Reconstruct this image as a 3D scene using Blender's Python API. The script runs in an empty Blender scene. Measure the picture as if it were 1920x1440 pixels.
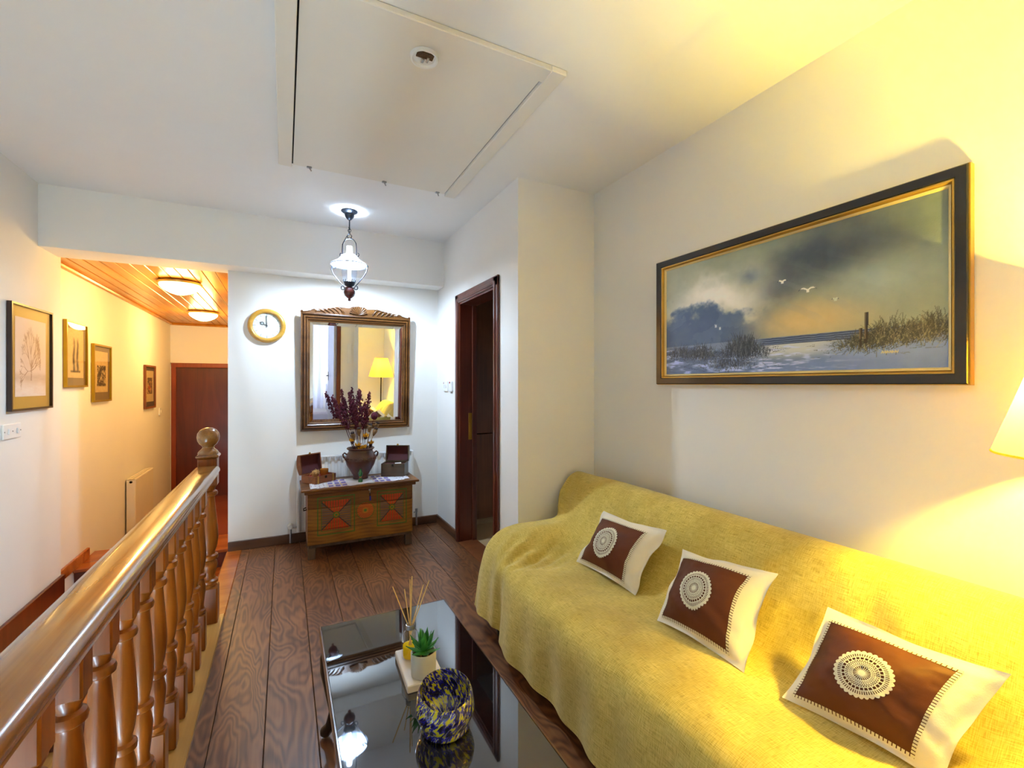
import bpy, bmesh, math, random
import numpy as np
from mathutils import Vector, Matrix
random.seed(7)
D = bpy.data
SC = bpy.context.scene
COL = SC.collection
R = math.radians

# ------------------------------------------------------------------ camera, world, light, exposure
cam_d = D.cameras.new('camera'); cam = D.objects.new('camera', cam_d); COL.objects.link(cam)
cam_d.sensor_width = 36.0; cam_d.lens = 845.0 / 1920 * 36; cam_d.clip_start = 0.02
cam.location = (0, 0, 1.3); cam.rotation_euler = (R(90), 0, R(-26.8))
SC.camera = cam
W = D.worlds.new('world'); SC.world = W; W.use_nodes = True
W.node_tree.nodes['Background'].inputs[0].default_value = (0.62, 0.76, 1.0, 1)
W.node_tree.nodes['Background'].inputs[1].default_value = 1.6
SC.view_settings.view_transform = 'Standard'; SC.view_settings.look = 'None'
SC.view_settings.exposure = 1.22; SC.view_settings.gamma = 1.0
SC.view_settings.use_curve_mapping = False

def light(name, kind, loc, energy, color, rot=(0, 0, 0), size=None, sy=None, radius=None, parent=None):
    l = D.lights.new(name, kind); l.energy = energy; l.color = color
    if kind == 'AREA':
        l.shape = 'RECTANGLE'; l.size = size; l.size_y = sy
    if radius is not None: l.shadow_soft_size = radius
    o = D.objects.new(name, l); COL.objects.link(o); o.location = loc; o.rotation_euler = rot
    if parent: o.parent = parent
    return o
# daylight: an added, unseen stairwell window (low in the left wall, down the stairs) and the bedroom window behind it
light('added_stair_daylight', 'AREA', (-1.53, -0.20, -1.50), 145, (0.52, 0.77, 1.0), (R(90), 0, R(-90)), 0.96, 0.95)
light('bedroom_window_daylight', 'AREA', (0.475, -3.78, 1.45), 45, (0.74, 0.82, 1.0), (R(-90), 0, 0), 1.2, 1.9)
PENDANT_W, LAMP_W, HALL_W = 158, 415, 10.5
PENDANT_C, LAMP_C, HALL_C = (0.65, 0.82, 1.0), (1.0, 0.745, 0.085), (1.0, 0.62, 0.16)

# ------------------------------------------------------------------ materials
def s2l(c):
    return tuple((v / 12.92 if v <= 0.04045 else ((v + 0.055) / 1.055) ** 2.4) for v in [x / 255 for x in c])
class NT:
    def __init__(s, name):
        s.m = D.materials.new(name); s.m.use_nodes = True; s.t = s.m.node_tree; s.n = s.t.nodes
        s.p = s.n['Principled BSDF']; s.out = s.n['Material Output']
    def add(s, ty, **kw):
        n = s.n.new(ty)
        for k, v in kw.items():
            if k.startswith('i_'):
                key = k[2:]; key = int(key) if key.isdigit() else key.replace('_', ' ')
                n.inputs[key].default_value = v
            else: setattr(n, k, v)
        return n
    def link(s, a, b): s.t.links.new(a, b)
    def coords(s, scale=(1, 1, 1), rand=True):
        tc = s.add('ShaderNodeTexCoord'); src = tc.outputs['Object']
        if rand:
            oi = s.add('ShaderNodeObjectInfo')
            m = s.add('ShaderNodeVectorMath', operation='SCALE'); m.inputs[0].default_value = (17.3, 31.7, 9.1)
            s.link(oi.outputs['Random'], m.inputs['Scale'])
            a = s.add('ShaderNodeVectorMath', operation='ADD'); s.link(src, a.inputs[0]); s.link(m.outputs[0], a.inputs[1]); src = a.outputs[0]
        mp = s.add('ShaderNodeMapping'); mp.inputs['Scale'].default_value = scale; s.link(src, mp.inputs['Vector'])
        return mp.outputs[0]
    def noise(s, vec, scale, detail=3, rough=0.55, dist=0):
        n = s.add('ShaderNodeTexNoise'); n.inputs['Scale'].default_value = scale; n.inputs['Detail'].default_value = detail
        n.inputs['Roughness'].default_value = rough; n.inputs['Distortion'].default_value = dist
        s.link(vec, n.inputs['Vector']); return n.outputs['Fac']
    def ramp(s, fac, stops):
        r = s.add('ShaderNodeValToRGB'); e = r.color_ramp.elements
        while len(e) < len(stops): e.new(0.5)
        for el, (p, c) in zip(e, stops): el.position = p; el.color = (*c, 1) if len(c) == 3 else c
        s.link(fac, r.inputs[0]); return r.outputs[0]
    def math(s, op, a, b=None):
        n = s.add('ShaderNodeMath', operation=op)
        for i, v in enumerate((a, b)):
            if v is None: continue
            if isinstance(v, (int, float)): n.inputs[i].default_value = v
            else: s.link(v, n.inputs[i])
        return n.outputs[0]
    def mix(s, fac, a, b, mode='MIX'):
        n = s.add('ShaderNodeMix', data_type='RGBA', blend_type=mode)
        for i, v in ((0, fac), (6, a), (7, b)):
            if isinstance(v, (int, float)): n.inputs[i].default_value = v
            elif isinstance(v, tuple): n.inputs[i].default_value = (*v, 1)
            else: s.link(v, n.inputs[i])
        return n.outputs[2]
    def bump(s, h, strength, dist=0.01):
        b = s.add('ShaderNodeBump'); b.inputs['Strength'].default_value = strength; b.inputs['Distance'].default_value = dist
        s.link(h, b.inputs['Height']); s.link(b.outputs[0], s.p.inputs['Normal'])
    def base(s, c):
        if isinstance(c, tuple): s.p.inputs['Base Color'].default_value = (*c, 1)
        else: s.link(c, s.p.inputs['Base Color'])
    def set(s, rough=0.5, metal=0, coat=0, spec=0.5, ior=1.5):
        s.p.inputs['Roughness'].default_value = rough; s.p.inputs['Metallic'].default_value = metal
        s.p.inputs['Coat Weight'].default_value = coat; s.p.inputs['Coat Roughness'].default_value = 0.08
        s.p.inputs['Specular IOR Level'].default_value = spec; s.p.inputs['IOR'].default_value = ior

def plain(name, c, rough=0.5, metal=0, coat=0, spec=0.5, var=0.06, nscale=8, bump=0.0, bscale=60):
    n = NT(name); v = n.coords(); f = n.noise(v, nscale, 4)
    c = s2l(c); lo = tuple(x * (1 - var) for x in c); hi = tuple(min(1, x * (1 + var)) for x in c)
    n.base(n.ramp(f, [(0.3, lo), (0.7, hi)])); n.set(rough, metal, coat, spec)
    if bump: n.bump(n.noise(v, bscale, 5), bump, 0.004)
    return n.m
def wood(name, dark, mid, light_, axis=1, rings=9, scale=1.0, rough=0.35, coat=0.0, spec=0.5, contrast=1.0, bump=0.12, knots=0.0, along=0.42, detail=2):
    n = NT(name)
    sc = [3.2 * scale] * 3; sc[axis] = along * scale
    v = n.coords(tuple(sc)); base = n.noise(v, 1.0, detail, 0.45, 0.35)
    rr = n.math('SINE', n.math('MULTIPLY', base, rings * 6.283))
    rr = n.math('ADD', n.math('MULTIPLY', rr, 0.5), 0.5)
    sc2 = [70 * scale] * 3; sc2[axis] = 2.2 * scale
    v2 = n.coords(tuple(sc2)); streak = n.noise(v2, 1.0, 3, 0.6)
    f = n.math('ADD', n.math('MULTIPLY', rr, 0.5 * contrast), n.math('MULTIPLY', streak, 1 - 0.5 * contrast))
    col = n.ramp(f, [(0.1, s2l(dark)), (0.48, s2l(mid)), (0.9, s2l(light_))])
    big = n.noise(n.coords((1.3, 1.3, 1.3)), 1.4, 3)
    col = n.mix(n.math('MULTIPLY', n.ramp(big, [(0.35, (1, 1, 1)), (0.62, (0, 0, 0))]), 0.45), col, s2l(dark))
    if knots:
        vo = n.add('ShaderNodeTexVoronoi'); vo.inputs['Scale'].default_value = 1.0
        ks = [knots] * 3; ks[axis] = knots * 0.45
        n.link(n.coords(tuple(ks)), vo.inputs['Vector'])
        col = n.mix(n.ramp(vo.outputs['Distance'], [(0.05, (1, 1, 1)), (0.11, (0, 0, 0))]), col, tuple(x * 0.5 for x in s2l(dark)))
    n.base(col); n.set(rough, 0, coat, spec)
    if bump: n.bump(f, bump, 0.003)
    return n.m
def emis(name, c, strength):
    n = NT(name); n.base(c); n.p.inputs['Emission Color'].default_value = (*c, 1); n.p.inputs['Emission Strength'].default_value = strength
    return n.m
def thin_glass(name, tint=(1, 1, 1), gloss=0.08, rough=0.02):
    n = NT(name); tr = n.add('ShaderNodeBsdfTransparent'); tr.inputs[0].default_value = (*tint, 1)
    gl = n.add('ShaderNodeBsdfGlossy'); gl.inputs['Roughness'].default_value = rough
    lw = n.add('ShaderNodeLayerWeight'); lw.inputs[0].default_value = 0.5
    f = n.math('ADD', n.math('MULTIPLY', n.math('POWER', lw.outputs['Facing'], 5.0), 0.9), gloss + 0.04)
    mx = n.add('ShaderNodeMixShader'); n.link(f, mx.inputs[0]); n.link(tr.outputs[0], mx.inputs[1]); n.link(gl.outputs[0], mx.inputs[2])
    n.link(mx.outputs[0], n.out.inputs[0]); return n.m
def translucent(name, c, t=0.5, rough=0.8):
    n = NT(name); n.set(rough); v = n.coords(); c = s2l(c)
    col = n.ramp(n.noise(v, 40, 3), [(0.3, tuple(x * 0.94 for x in c)), (0.7, c)])
    d = n.add('ShaderNodeBsdfDiffuse'); tl = n.add('ShaderNodeBsdfTranslucent'); n.link(col, d.inputs[0]); n.link(col, tl.inputs[0])
    mx = n.add('ShaderNodeMixShader'); mx.inputs[0].default_value = t; n.link(d.outputs[0], mx.inputs[1]); n.link(tl.outputs[0], mx.inputs[2])
    n.link(mx.outputs[0], n.out.inputs[0]); return n.m
def vcol(name, rough=0.6, coat=0.0, bump=0.0, bscale=90, spec=0.4, grain=0.0):
    n = NT(name); a = n.add('ShaderNodeAttribute', attribute_name='Col'); col = a.outputs['Color']; v = n.coords(rand=False)
    if grain:
        g = n.noise(n.coords((4, 60, 60), False), 1.0, 4)
        col = n.mix(1.0, col, n.ramp(g, [(0.3, (1 - grain,) * 3), (0.7, (1, 1, 1))]), 'MULTIPLY')
    n.base(col); n.set(rough, 0, coat, spec)
    if bump: n.bump(n.noise(v, bscale, 4), bump, 0.002)
    return n.m

def wall_mat(name, c):
    n = NT(name); v = n.coords(rand=False); c = s2l(c)
    col = n.ramp(n.noise(v, 1.3, 5, 0.6), [(0.3, tuple(x * 0.965 for x in c)), (0.7, c)])
    n.base(col); n.set(0.75, spec=0.25); n.bump(n.noise(v, 140, 3), 0.08, 0.002); return n.m
M = {}
M['wall'] = wall_mat('wall_paint', (243, 240, 234))
M['ceil'] = wall_mat('ceiling_paint', (243, 241, 237))
M['hatch'] = wall_mat('hatch_paint', (234, 228, 216))
M['floor'] = wood('dark_oak_laminate', (66, 37, 20), (128, 81, 47), (160, 108, 66), 1, rings=30, scale=1.25, along=0.9, rough=0.38, coat=0.12, contrast=0.8, bump=0.12, detail=3.2)
M['groove'] = plain('dark_groove', (24, 14, 9), 0.9)
M['skirt'] = wood('dark_oak_skirting', (58, 34, 20), (96, 62, 38), (118, 80, 52), 0, rings=5, rough=0.45)
M['skirty'] = wood('dark_oak_skirting_long', (58, 34, 20), (96, 62, 38), (118, 80, 52), 1, rings=5, rough=0.45)
M['oak'] = wood('varnished_honey_oak', (96, 46, 8), (148, 80, 18), (176, 106, 36), 2, rings=5, scale=1.4, rough=0.34, coat=0.1, spec=0.3, contrast=0.7, bump=0.05)
M['rail'] = wood('varnished_oak_rail', (108, 64, 20), (150, 98, 40), (174, 122, 58), 1, rings=5, scale=1.8, rough=0.22, coat=0.7, contrast=0.6, bump=0.06)
M['pale_oak'] = wood('pale_oak_board', (150, 104, 44), (184, 134, 66), (206, 160, 90), 1, rings=5, rough=0.3, coat=0.3, contrast=0.6)
M['tread'] = wood('orange_oak_tread', (134, 62, 14), (178, 92, 28), (200, 116, 44), 0, rings=5, rough=0.25, coat=0.4, contrast=0.6)
M['hallfloor'] = wood('red_brown_hall_floor', (112, 46, 14), (150, 68, 24), (170, 84, 34), 0, rings=5, rough=0.25, coat=0.4, contrast=0.6)
M['pine'] = wood('knotty_orange_pine', (150, 82, 10), (206, 132, 22), (220, 152, 38), 1, rings=4, scale=1.3, rough=0.3, coat=0.15, contrast=0.55, bump=0.04, knots=4.2)
M['mahog'] = wood('mahogany_veneer', (66, 24, 12), (98, 38, 20), (116, 50, 28), 2, rings=6, scale=1.1, rough=0.3, coat=0.3, contrast=0.55, bump=0.03)
M['mahog_dark'] = wood('dark_brown_veneer', (84, 44, 20), (132, 74, 38), (150, 90, 50), 2, rings=5, rough=0.35, coat=0.2, contrast=0.4, bump=0.03)
M['red_door'] = wood('red_mahogany_door', (66, 18, 8), (96, 30, 13), (114, 42, 20), 2, rings=6, scale=1.0, rough=0.3, coat=0.25, contrast=0.5, bump=0.02)
M['red_frame'] = wood('red_brown_door_frame', (104, 36, 12), (142, 58, 22), (160, 74, 32), 2, rings=5, rough=0.3, coat=0.2, contrast=0.5, bump=0.02)
M['walnut'] = wood('carved_walnut', (58, 32, 13), (108, 67, 30), (138, 91, 46), 0, rings=4, scale=2, rough=0.3, coat=0.35, contrast=0.6, bump=0.06)
M['walnutv'] = wood('carved_walnut_dark', (58, 32, 15), (100, 60, 32), (128, 82, 44), 2, rings=4, scale=2, rough=0.3, coat=0.35, contrast=0.6, bump=0.06)
M['chest'] = wood('old_chest_pine', (60, 34, 10), (124, 76, 26), (150, 98, 38), 0, rings=6, scale=1.6, rough=0.5, contrast=0.7, bump=0.25, knots=3.0)
M['chestleg'] = wood('grey_worn_leg', (60, 46, 34), (92, 72, 54), (112, 90, 70), 2, rings=4, scale=2, rough=0.7, contrast=0.6, bump=0.3)
M['boxbrown'] = wood('box_red_brown', (92, 48, 20), (132, 76, 38), (150, 92, 50), 0, rings=4, scale=3, rough=0.4, contrast=0.5, bump=0.05)
M['boxdark'] = wood('box_dark_olive_brown', (46, 32, 16), (80, 58, 32), (98, 74, 44), 0, rings=4, scale=3, rough=0.35, coat=0.2, contrast=0.5, bump=0.05)
M['velvet'] = plain('wine_lining', (74, 24, 28), 0.8, var=0.15)
M['redfelt'] = plain('red_felt', (160, 22, 34), 0.95, var=0.25, nscale=60)
M['white'] = plain('white_plastic', (240, 240, 238), 0.35, var=0.01)
M['enamel'] = plain('white_enamel', (240, 240, 238), 0.3, coat=0.2, var=0.01)
M['cream_enamel'] = plain('cream_enamel', (240, 230, 210), 0.35, var=0.02)
M['brass'] = plain('aged_brass', (190, 145, 60), 0.3, 1.0, var=0.1)
M['gold'] = plain('gold_paint', (196, 156, 74), 0.35, 0.65, var=0.1)
M['pale_gold'] = plain('pale_gold_slip', (222, 200, 140), 0.4, 0.3, var=0.06)
M['olive_gold'] = plain('olive_gold_frame', (168, 136, 22), 0.3, 0.5, var=0.1)
M['black'] = plain('black_lacquer', (22, 20, 22), 0.18, coat=0.6, var=0.1)
M['brown_frame'] = plain('dark_brown_frame', (48, 30, 22), 0.35, var=0.15)
M['redwood_frame'] = plain('red_wood_frame', (128, 70, 26), 0.35, var=0.15)
M['steel'] = plain('steel', (170, 170, 172), 0.3, 1.0, var=0.05)
M['iron'] = plain('blue_black_iron', (46, 52, 62), 0.38, 0.7, var=0.12)
M['darkmetal'] = plain('dark_bronze', (52, 44, 38), 0.4, 0.8, var=0.1)
M['clay'] = plain('glazed_brown_clay', (74, 38, 24), 0.32, coat=0.3, var=0.2, nscale=14, bump=0.06, bscale=50)
M['cream'] = plain('cream_cotton', (236, 228, 210), 0.9, var=0.03, bump=0.12, bscale=260)
M['brown_fab'] = plain('brown_satin', (92, 46, 22), 0.6, spec=0.25, var=0.08, bump=0.08, bscale=300)
M['lace'] = plain('cream_crochet', (226, 220, 196), 0.9, var=0.05)
M['shade'] = translucent('yellow_fabric_shade', (255, 222, 130), 0.8)
M['curtain'] = translucent('sheer_white_curtain', (235, 235, 245), 0.6)
M['opal'] = translucent('opal_shade_glass', (220, 226, 238), 0.07)
M['frost'] = translucent('frosted_chimney_glass', (236, 240, 250), 0.6)
M['bulb_cool'] = emis('cool_bulb', (0.82, 0.91, 1.0), 9)
M['bulb_warm'] = emis('warm_bulb', (1.0, 0.8, 0.4), 20)
M['dome'] = emis('warm_glass_dome', (1.0, 0.80, 0.46), 5.0)
M['clear'] = thin_glass('clear_glass', (0.97, 0.98, 1.0), 0.02)
M['clear_blue'] = thin_glass('pale_blue_lamp_glass', (0.90, 0.94, 1.0), 0.03)
M['pane'] = thin_glass('picture_glass', (1, 1, 1), 0.0)
M['oil'] = translucent('yellow_oil', (250, 226, 40), 0.6)
M['green_glass'] = plain('green_glass', (28, 100, 42), 0.1, coat=0.8, var=0.3, nscale=40)
M['amber'] = plain('amber_candle_glass', (170, 112, 30), 0.2, coat=0.6, var=0.15)
M['wax'] = plain('yellow_wax', (206, 160, 60), 0.5)
M['straw'] = plain('straw', (190, 150, 92), 0.9, var=0.3, nscale=60, bump=0.8, bscale=120)
M['reed'] = plain('pale_reed', (226, 186, 110), 0.7, var=0.08)
M['concrete'] = plain('pale_concrete', (204, 200, 186), 0.8, var=0.05, bump=0.06)
M['travert'] = plain('cream_stone_tray', (228, 216, 204), 0.6, var=0.04, bump=0.05)
M['soil'] = plain('gravel', (70, 50, 34), 0.95, var=0.6, nscale=160, bump=1.0, bscale=150)
M['pebble'] = plain('tan_pebble', (176, 132, 80), 0.7, var=0.3, nscale=60)
M['leaf'] = plain('succulent_leaf', (58, 136, 50), 0.4, coat=0.1, var=0.2, nscale=30)
M['burg'] = plain('burgundy_plume', (86, 20, 40), 0.9, var=0.4, nscale=60)
M['burgstem'] = plain('burgundy_stem', (74, 22, 34), 0.8)
M['tan'] = plain('tan_stem', (186, 152, 100), 0.8)
M['pod'] = plain('brown_pod', (136, 104, 70), 0.8, var=0.35, nscale=50)
M['podtop'] = plain('dark_pod_crown', (62, 48, 46), 0.8)
M['yellowpetal'] = plain('yellow_petal', (226, 160, 20), 0.7, var=0.2, nscale=40)
M['darkpod'] = plain('dark_husk', (58, 26, 22), 0.8, var=0.3)
M['tile'] = plain('beige_tile', (206, 176, 132), 0.35, var=0.05, nscale=3)
M['clockwood'] = wood('golden_clock_wood', (168, 118, 34), (200, 148, 56), (216, 168, 80), 0, rings=4, scale=3, rough=0.25, coat=0.6, contrast=0.5, bump=0.02)
M['clockface'] = plain('clock_face', (226, 232, 226), 0.5, var=0.01)
M['clockmark'] = plain('clock_mark', (120, 126, 132), 0.5)
M['hand'] = plain('clock_hand', (52, 50, 58), 0.4)
M['finial'] = wood('red_brown_finial', (58, 20, 20), (92, 36, 34), (110, 48, 42), 2, rings=4, scale=3, rough=0.25, coat=0.5, contrast=0.5)
M['vc_matte'] = vcol('painted_matte', 0.75)
M['vc_canvas'] = vcol('oil_on_canvas', 0.42, 0.15, 0.35, 260)
M['vc_chest'] = vcol('painted_chest_board', 0.5, 0, 0.3, 60, grain=0.3)
M['vc_cloth'] = vcol('woven_runner', 0.95, 0, 0.3, 300)
M['bedding'] = plain('lavender_bedding', (214, 210, 232), 0.9, var=0.05)
M['grey_floor'] = plain('bedroom_floor', (168, 156, 160), 0.4, var=0.08, nscale=3)
M['blue_tag'] = plain('blue_tag', (30, 40, 150), 0.4)
M['glossblack'] = None
n = NT('dark_table_glass'); v = n.coords(rand=False)
n.base(n.ramp(n.noise(v, 3, 3), [(0.3, (0.006, 0.005, 0.006)), (0.7, (0.012, 0.009, 0.009))])); n.set(0.025, 0, 0, 0.5, 2.3); M['table_glass'] = n.m
M['table_wood'] = wood('table_edge_wood', (56, 32, 14), (104, 66, 34), (140, 98, 54), 1, rings=5, scale=2, rough=0.3, coat=0.4, contrast=0.6)
M['table_dark'] = plain('table_dark_wood', (30, 18, 13), 0.3, coat=0.4, var=0.2)
n = NT('silver_mirror'); n.base((0.9, 0.92, 0.93)); n.set(0.0, 1.0); v = n.coords(rand=False)
n.link(n.ramp(n.noise(v, 2, 2), [(0.3, (0.89, 0.91, 0.92)), (0.7, (0.92, 0.94, 0.95))]), n.p.inputs['Base Color']); M['mirror'] = n.m
# chenille throw
n = NT('mustard_chenille'); v = n.coords(rand=False)
tc = n.add('ShaderNodeUVMap', uv_map='UVMap')
def uvn(sx, sy, sc, det=3):
    mp = n.add('ShaderNodeMapping'); mp.inputs['Scale'].default_value = (sx, sy, 1); n.link(tc.outputs[0], mp.inputs['Vector']); return n.noise(mp.outputs[0], sc, det)
w1 = uvn(420, 22, 1.0); w2 = uvn(34, 460, 1.0); w3 = n.noise(v, 5, 4)
wv = n.math('ADD', n.math('MULTIPLY', w1, 0.5), n.math('MULTIPLY', w2, 0.5))
col = n.ramp(wv, [(0.32, s2l((156, 132, 50))), (0.5, s2l((216, 192, 98))), (0.68, s2l((234, 216, 134)))])
col = n.mix(n.math('MULTIPLY', n.ramp(w3, [(0.38, (1, 1, 1)), (0.62, (0, 0, 0))]), 0.35), col, s2l((150, 122, 34)))
n.base(col); n.set(0.95, spec=0.15); n.p.inputs['Sheen Weight'].default_value = 0.25; n.bump(wv, 0.3, 0.003); M['throw'] = n.m
# blue and yellow speckled glass
n = NT('blue_yellow_speckled_glass'); v0 = n.coords((1, 1, 1), False)
sep = n.add('ShaderNodeSeparateXYZ'); n.link(v0, sep.inputs[0])
ang = n.math('ARCTAN2', sep.outputs[1], sep.outputs[0])
cmb = n.add('ShaderNodeCombineXYZ')
n.link(n.math('ADD', n.math('MULTIPLY', ang, 7.0), n.math('MULTIPLY', sep.outputs[2], -60.0)), cmb.inputs[0])
n.link(n.math('MULTIPLY', sep.outputs[2], 42.0), cmb.inputs[1])
f = n.noise(cmb.outputs[0], 1.25, 3, 0.6, 0.5)
f2 = n.noise(v0, 55, 3)
ff = n.math('ADD', n.math('MULTIPLY', f, 0.72), n.math('MULTIPLY', f2, 0.28))
n.base(n.ramp(ff, [(0.45, s2l((12, 9, 60))), (0.52, s2l((38, 36, 165))), (0.548, s2l((190, 186, 24))), (0.75, s2l((206, 196, 16)))])); n.set(0.06, 0, 0.8, 0.6); M['speckle'] = n.m

# ------------------------------------------------------------------ mesh helpers
class MB:
    def __init__(s): s.v = []; s.f = []; s.fc = None; s.uv = None
    def quad(s, a, b, c, d):
        i = len(s.v); s.v += [a, b, c, d]; s.f.append((i, i + 1, i + 2, i + 3)); return s
    def box(s, x0, x1, y0, y1, z0, z1):
        i = len(s.v)
        s.v += [(x0, y0, z0), (x1, y0, z0), (x1, y1, z0), (x0, y1, z0), (x0, y0, z1), (x1, y0, z1), (x1, y1, z1), (x0, y1, z1)]
        s.f += [tuple(i + k for k in q) for q in ((0, 3, 2, 1), (4, 5, 6, 7), (0, 1, 5, 4), (1, 2, 6, 5), (2, 3, 7, 6), (3, 0, 4, 7))]; return s
    def bbox(s, x0, x1, y0, y1, z0, z1, b=0.003):
        bm = bmesh.new(); bmesh.ops.create_cube(bm, size=1)
        for v in bm.verts: v.co = ((x0 + x1) / 2 + v.co.x * (x1 - x0), (y0 + y1) / 2 + v.co.y * (y1 - y0), (z0 + z1) / 2 + v.co.z * (z1 - z0))
        bmesh.ops.bevel(bm, geom=bm.edges[:], offset=b, segments=1, affect='EDGES')
        i = len(s.v); bm.verts.index_update(); s.v += [tuple(v.co) for v in bm.verts]; s.f += [tuple(i + v.index for v in f.verts) for f in bm.faces]; bm.free(); return s
    def lathe(s, prof, seg=24, c=(0, 0, 0), axis='z', cap=True):
        i = len(s.v); n = len(prof)
        for k in range(seg):
            a = 2 * math.pi * k / seg; ca, sa = math.cos(a), math.sin(a)
            for r, z in prof:
                p = (r * ca, r * sa, z)
                if axis == 'y': p = (r * ca, z, -r * sa)
                if axis == 'x': p = (z, r * ca, r * sa)
                s.v.append((c[0] + p[0], c[1] + p[1], c[2] + p[2]))
        for k in range(seg):
            k2 = (k + 1) % seg
            for j in range(n - 1): s.f.append((i + k * n + j, i + k2 * n + j, i + k2 * n + j + 1, i + k * n + j + 1))
        if cap:
            if prof[0][0] > 1e-6: s.f.append(tuple(i + k * n for k in range(seg))[::-1])
            if prof[-1][0] > 1e-6: s.f.append(tuple(i + k * n + n - 1 for k in range(seg)))
        return s
    def tube(s, pts, r, seg=8, closed=False):
        pts = [Vector(p) for p in pts]; n = len(pts); i = len(s.v)
        rs = r if isinstance(r, (list, tuple)) else [r] * n
        up = Vector((0, 0, 1)); prev = None
        for k, p in enumerate(pts):
            t = (pts[(k + 1) % n] - pts[k - 1]) if closed else (pts[min(k + 1, n - 1)] - pts[max(k - 1, 0)])
            t.normalize()
            if prev is None: a = t.cross(up if abs(t.z) < 0.9 else Vector((1, 0, 0)))
            else: a = prev - t * prev.dot(t)
            if a.length < 1e-6: a = t.orthogonal()
            a.normalize(); prev = a; b = t.cross(a)
            for q in range(seg):
                an = 2 * math.pi * q / seg; s.v.append(tuple(p + (a * math.cos(an) + b * math.sin(an)) * rs[k]))
        for k in range(n if closed else n - 1):
            k2 = (k + 1) % n
            for q in range(seg):
                q2 = (q + 1) % seg; s.f.append((i + k * seg + q, i + k * seg + q2, i + k2 * seg + q2, i + k2 * seg + q))
        if not closed:
            s.f.append(tuple(i + q for q in range(seg))[::-1]); s.f.append(tuple(i + (n - 1) * seg + q for q in range(seg)))
        return s
    def blob(s, c, r, sx=1, sy=1, sz=1):
        i = len(s.v); x, y, z = c
        s.v += [(x + r * sx, y, z), (x - r * sx, y, z), (x, y + r * sy, z), (x, y - r * sy, z), (x, y, z + r * sz), (x, y, z - r * sz)]
        s.f += [tuple(i + k for k in q) for q in ((0, 2, 4), (2, 1, 4), (1, 3, 4), (3, 0, 4), (2, 0, 5), (1, 2, 5), (3, 1, 5), (0, 3, 5))]; return s
    def ball(s, c, r, seg=20, rings=12, sz=1.0):
        return s.lathe([(max(0.0, r * math.sin(math.pi * k / rings)), -r * sz * math.cos(math.pi * k / rings)) for k in range(rings + 1)], seg, c, cap=False)
    def prism(s, poly, y0, y1):  # poly in (x,z), extruded along y
        i = len(s.v); n = len(poly)
        s.v += [(x, y0, z) for x, z in poly] + [(x, y1, z) for x, z in poly]
        s.f.append(tuple(range(i, i + n))); s.f.append(tuple(range(i + 2 * n - 1, i + n - 1, -1)))
        for k in range(n): s.f.append((i + k, i + n + k, i + n + (k + 1) % n, i + (k + 1) % n))
        return s
    def frame(s, w, h, prof):  # in XZ plane, facing -Y; prof = [(inset, out)] from outer back to inner
        i = len(s.v); n = len(prof)
        for d, o in prof:
            for sx, sz in ((-1, -1), (1, -1), (1, 1), (-1, 1)): s.v.append((sx * (w / 2 - d), -o, sz * (h / 2 - d)))
        for k in range(n - 1):
            for q in range(4):
                q2 = (q + 1) % 4; s.f.append((i + k * 4 + q, i + k * 4 + q2, i + k * 4 + 4 + q2, i + k * 4 + 4 + q))
        return s
    def grid(s, P):  # P[nu][nv] points
        nu, nv = len(P), len(P[0]); i = len(s.v)
        for r in P: s.v += [tuple(p) for p in r]
        for a in range(nu - 1):
            for b in range(nv - 1): s.f.append((i + a * nv + b, i + (a + 1) * nv + b, i + (a + 1) * nv + b + 1, i + a * nv + b + 1))
        return s
    def xf(s, m):
        s.v = [tuple(m @ Vector(p)) for p in s.v]; return s
    def mesh(s, name, m, smooth=None, fix=True):
        me = D.meshes.new(name); me.from_pydata(s.v, [], s.f); me.validate()
        if fix:
            bm = bmesh.new(); bm.from_mesh(me); bmesh.ops.remove_doubles(bm, verts=bm.verts[:], dist=1e-6)
            bmesh.ops.recalc_face_normals(bm, faces=bm.faces[:]); bm.to_mesh(me); bm.free()
        me.materials.append(m)
        if smooth is not None:
            me.polygons.foreach_set('use_smooth', [True] * len(me.polygons)); me.set_sharp_from_angle(angle=R(smooth))
        return me
def link(name, me, parent=None, loc=(0, 0, 0), rot=(0, 0, 0)):
    o = D.objects.new(name, me); COL.objects.link(o); o.location = loc; o.rotation_euler = rot
    if parent: o.parent = parent
    return o
def part(name, mb, m, parent=None, smooth=None, loc=(0, 0, 0), rot=(0, 0, 0), label=None):
    o = link(name, mb.mesh(name, M[m] if isinstance(m, str) else m, smooth), parent, loc, rot)
    if label: o['label'] = label
    return o
def tag(o, label, cat, group=None):
    o['label'] = label; o['category'] = cat
    if group: o['group'] = group
    return o
def thing(name, label, cat, loc=(0, 0, 0), rot=(0, 0, 0), group=None):
    o = D.objects.new(name, None); COL.objects.link(o); o.empty_display_size = 0.1; o.location = loc; o.rotation_euler = rot
    return tag(o, label, cat, group)
def struct(name, mb=None, m='wall', smooth=None, label=None, loc=(0, 0, 0), rot=(0, 0, 0)):
    if mb is None:
        o = D.objects.new(name, None); COL.objects.link(o); o.location = loc; o.rotation_euler = rot
    else: o = part(name, mb, m, None, smooth, loc, rot)
    o['kind'] = 'structure'
    if label: o['label'] = label
    return o
def copy_tree(o, parent=None):
    c = o.copy(); COL.objects.link(c); c.parent = parent
    for ch in o.children: copy_tree(ch, c)
    return c
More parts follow.
